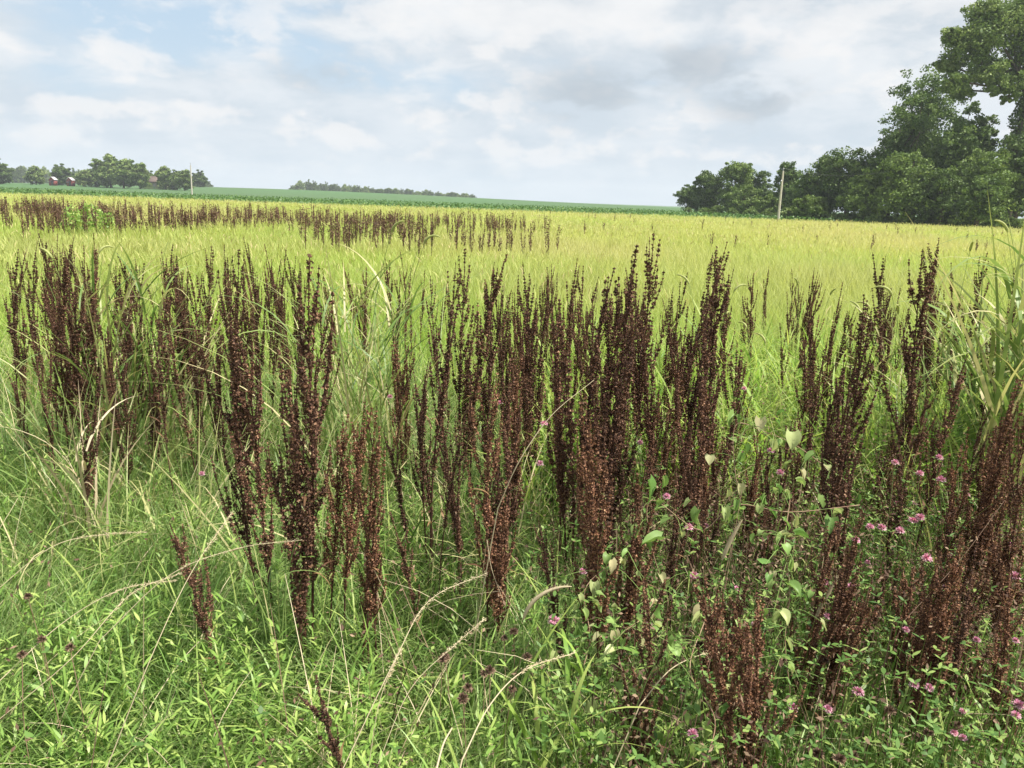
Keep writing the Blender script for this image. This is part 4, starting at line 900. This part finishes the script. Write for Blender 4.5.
# distant trees
dm = [tree_meshes(10, rblobs(4.2+0.4*i, 0.2, 10, 16, 500+i), 5200, 0.5, MT[['treeD', 'treeL', 'treeD', 'treeL'][i]], 0.35, 520+i) for i in range(4)]
GL = 'trees round the distant farmstead'
LT = [(-4, 150+8, 10, 330, 0, 'dark tree cut by the left edge beyond the crop'), (34, 165, 7, 340, 1, 'small round tree standing alone left of the red sheds'), (60, 164, 8, 345, 0, 'tree rising between the two red sheds'),
 (84, 169, 7, 330, 1, 'low tree right of the red sheds'), (94, 166, 7, 335, 0, 'dark tree left of the big farmstead tree'), (108, 153, 12, 325, 1, 'tallest dark tree of the farmstead'),
 (121, 158, 12, 315, 3, 'broad light green tree, largest of the farmstead'), (138, 162, 9, 315, 3, 'light green tree right of the broadest one'), (150, 171, 6, 340, 0, 'small dark tree before the farmhouse, left side'),
 (164, 165, 7, 320, 1, 'upright tree beside the farmhouse'), (174, 170, 6, 322, 0, 'dark tree right of the upright one by the farmhouse'), (183, 169, 8, 315, 3, 'light green tree just left of the thin pole'), (199, 170, 6, 420, 0, 'dark tree right of the thin pole')]
for px, ty, hw, d, v, lab in LT:
    T = at(px, ty, d); z0 = float(terrain(T[0], d)); H = T[2]-z0+0.2
    mk_tree((T[0], d, z0-0.2), dm[v], lab, GL, hw/FPX*d/(4.2+0.4*v)*1.45, px*0.7, sz=H/10)
r = np.random.default_rng(18)
for i in range(26):   # woods behind the farmstead
    px = -20+i*9.2+r.uniform(-3, 3); d = r.uniform(560, 640)
    if px > 214: break
    ty = np.interp(px, [0, 60, 90, 150, 195, 214], [166, 165, 172, 176, 173, 184])+r.uniform(-1, 2.5); T = at(px, ty, d); z0 = float(terrain(T[0], d)); H = T[2]-z0
    mk_tree((T[0], d, z0-0.2), dm[r.integers(0, 3)], 'bluish tree in the woods behind the farmstead', 'woods behind the farmstead', 1.15, r.random()*6, sz=H/10)
for i in range(36):   # woodland on the rise
    px = 291+i*5.2+r.uniform(-2, 2); d = r.uniform(620, 720)
    ty = np.interp(px, [288, 300, 308, 320, 345, 365, 400, 440, 470, 480], [185, 180, 179, 182, 183, 185, 188, 190, 193, 197])+r.uniform(-0.5, 2.0)
    T = at(px, ty, d); z0 = float(terrain(T[0], d)); H = max(5, T[2]-z0)
    mk_tree((T[0], d, z0-0.2), dm[r.integers(0, 3)], 'dark tree in the long woodland on the low rise', 'woodland on the rise', 0.95, r.random()*6, sz=H/10)
for i in range(16):
    px = 545+i*8+r.uniform(-3, 3); d = 1500; T = at(px, 205.5+(px-600)*0.02, d); mk_tree((T[0], d, -0.5), dm[i % 3], 'far tree speck on the horizon', 'trees on the horizon', 2.2, r.random()*6, sz=T[2]/10*1.0+0.1)
# crop edge plants
sy = MB(); n = 26000; Y = FIELD_END+rng.random(n)**1.5*80; X = (rng.random(n)*2-1)*(Y*0.8+4); cards(sy, np.stack([X, Y, terrain(X, Y)+rng.uniform(0.1, 0.75, n)], 1), rng.uniform(0.14, 0.3, n), 1.3, up=0.0)
MT['soyleaf'] = leaf_mat('crop_leaves', [(0, (0.07, 0.15, 0.035)), (0.6, (0.11, 0.21, 0.05)), (1, (0.18, 0.29, 0.08))], 0.3, 0.5)
tag(sy.obj('soybean_crop', MT['soyleaf']), 'dark green crop leaves beyond the yellow field', 'crop', kind='stuff')
# ------------------------------------------------------------------ farmstead
def shed(px, wpx, ty, by, d, label, mats=('redwall', 'whiteroof'), group='red farm sheds', name='farm_shed', cat='shed'):
    p = at(px, by, d); W = wpx/FPX*d; z0 = float(terrain(p[0], d)); eave = 2.5; H = 3.6
    root = empty(name, (p[0], d, z0), label, cat, group)
    m = MB(); box(m, (0, 0, eave/2), (W, W*0.9, eave)); 
    for s in (-1, 1): m.add([[-W/2, s*W*.45, eave], [W/2, s*W*.45, eave], [0.01, s*W*.45, H], [-0.01, s*W*.45, H]], [[0, 1, 2, 3]], .5)
    m.obj('wall', MT[mats[0]], root)
    m = MB()
    for s in (-1, 1):
        a = np.array([s*(W/2+.25), 0, eave-.1]); b = np.array([0, 0, H+.05]); L_ = W*.45+.3
        V = [[a[0], -L_, a[2]], [b[0], -L_, b[2]], [b[0], L_, b[2]], [a[0], L_, a[2]]]; V += [[v[0], v[1], v[2]+.08] for v in V]
        m.add(V, [[0, 3, 2, 1], [4, 5, 6, 7], [0, 1, 5, 4], [1, 2, 6, 5], [2, 3, 7, 6], [3, 0, 4, 7]], .5)
    m.obj('roof', MT[mats[1]], root)
    m = MB(); box(m, (W*0.1, -W*.45-.03, 1.1), (W*.36, .06, 2.2)); dr = m.obj('door', MT['dark'], root)
    m = MB(); box(m, (-W*0.28, -W*.45-.03, 1.5), (W*.16, .06, .7)); m.obj('window', MT['glassy'], root)
    return root
shed(53.5, 5.5, 179, 185, 330, 'small red shed with pale roof, left of two')
shed(71, 5.5, 179, 185, 330, 'small red shed with pale roof, right of two')
# farmhouse among the trees
def house(px, d, label):
    p = at(px, 186, d); z0 = float(terrain(p[0], d)); root = empty('farmhouse', (p[0], d, z0), label, 'house'); W, D, e, H = 11, 8, 3.0, 5.2
    m = MB(); box(m, (0, 0, e/2), (W, D, e)); m.obj('wall', MT['cream'], root)
    m = MB()
    for s in (-1, 1):
        V = [[-W/2-.3, s*(D/2+.4), e-.15], [W/2+.3, s*(D/2+.4), e-.15], [W/2+.3, 0, H], [-W/2-.3, 0, H]]; V += [[v[0], v[1], v[2]+.12] for v in V]
        m.add(V, [[0, 3, 2, 1], [4, 5, 6, 7], [0, 1, 5, 4], [1, 2, 6, 5], [2, 3, 7, 6], [3, 0, 4, 7]], .5)
    for s in (-1, 1): m.add([[s*W/2, -D/2, e], [s*W/2, D/2, e], [s*W/2, .01, H-.05], [s*W/2, -.01, H-.05]], [[0, 1, 2, 3]], .5)
    rf = m.obj('roof', MT['brickwall'], root); m = MB(); box(m, (2.5, .5, H+.2), (.7, .7, 1.4)); m.obj('chimney', MT['brickwall'], rf)
    for wx in (-3.6, -1.6, 3.4): m = MB(); box(m, (wx, -D/2-.03, 1.7), (1.1, .06, 1.3)); m.obj('window', MT['glassy'], root)
    m = MB(); box(m, (.8, -D/2-.03, 1.05), (1.0, .06, 2.1)); m.obj('door', MT['whiteroof'], root)
    return root
house(157, 328, 'cream farmhouse with brown roof half hidden by trees')
# utility poles
def pole(bpx, tpx, ty, d, label, r0=0.15):
    T = at(tpx, ty, d); B = at(bpx, ty+46, d); z0 = float(terrain(B[0], d)); H = T[2]-z0; dx = T[0]-B[0]
    root = empty('utility_pole', (B[0], d, z0), label, 'utility pole', 'wooden utility poles')
    m = MB(); tube(m, np.array([[0, 0, -0.5], [dx*.5, 0, H*.5], [dx, 0, H]]), [r0, r0*.85, r0*.65], 10); m.obj('post', MT['wood'], root)
    m = MB(); tube(m, np.array([[dx, 0, H-.02], [dx, 0, H+.18], [dx, 0, H+.32]]), [.03, .03, .03], 6); m.obj('pin', MT['metal'], root)
    m = MB(); tube(m, np.array([[dx, 0, H+.22], [dx, 0, H+.3], [dx, 0, H+.36], [dx, 0, H+.4]]), [.07, .09, .07, .03], 8); m.obj('insulator', MT['ceramic'], root)
    m = MB(); box(m, (dx*0.8-r0*.9, -r0*.3, H*.8), (.09, .16, .3)); m.obj('bracket', MT['metal'], root)
    return np.array([B[0]+dx, d, z0+H+.34])
a = pole(778.5, 783.3, 171, 101, 'pale wooden utility pole leaning right before the right-hand trees', 0.16)
b = pole(193, 190.5, 165, 150, 'thin pale utility pole at the left in front of the farmstead trees', 0.15)
m = MB(); e = at(905, 160, 99); e[2] = a[2]+0.4; t = np.linspace(0, 1, 16); q = a+(e-a)*t[:, None]; q[:, 2] -= 0.9*4*t*(1-t); tube(m, q-a, 0.018, 5); wo = m.obj('power_line', MT['dark']); wo.location = a
tag(wo, 'thin wire running from the leaning pole into the right-hand trees', 'wire')
# ------------------------------------------------------------------ haze
HAZE = True
if HAZE:
    m = MB(); box(m, (0, 880, 19), (4200, 1840, 42)); hz = m.obj('haze', MT['soil']); hz.data.materials.clear()
    hm = bpy.data.materials.new('haze'); hm.use_nodes = True; nt = hm.node_tree; nt.nodes.clear()
    o = nt.nodes.new('ShaderNodeOutputMaterial'); v = nt.nodes.new('ShaderNodeVolumePrincipled'); v.inputs['Density'].default_value = 0.0003
    v.inputs['Color'].default_value = (0.86, 0.93, 1.0, 1); nt.links.new(v.outputs[0], o.inputs['Volume']); hz.data.materials.append(hm)
    tag(hz, 'thin pale haze over the far fields', 'haze', kind='stuff')
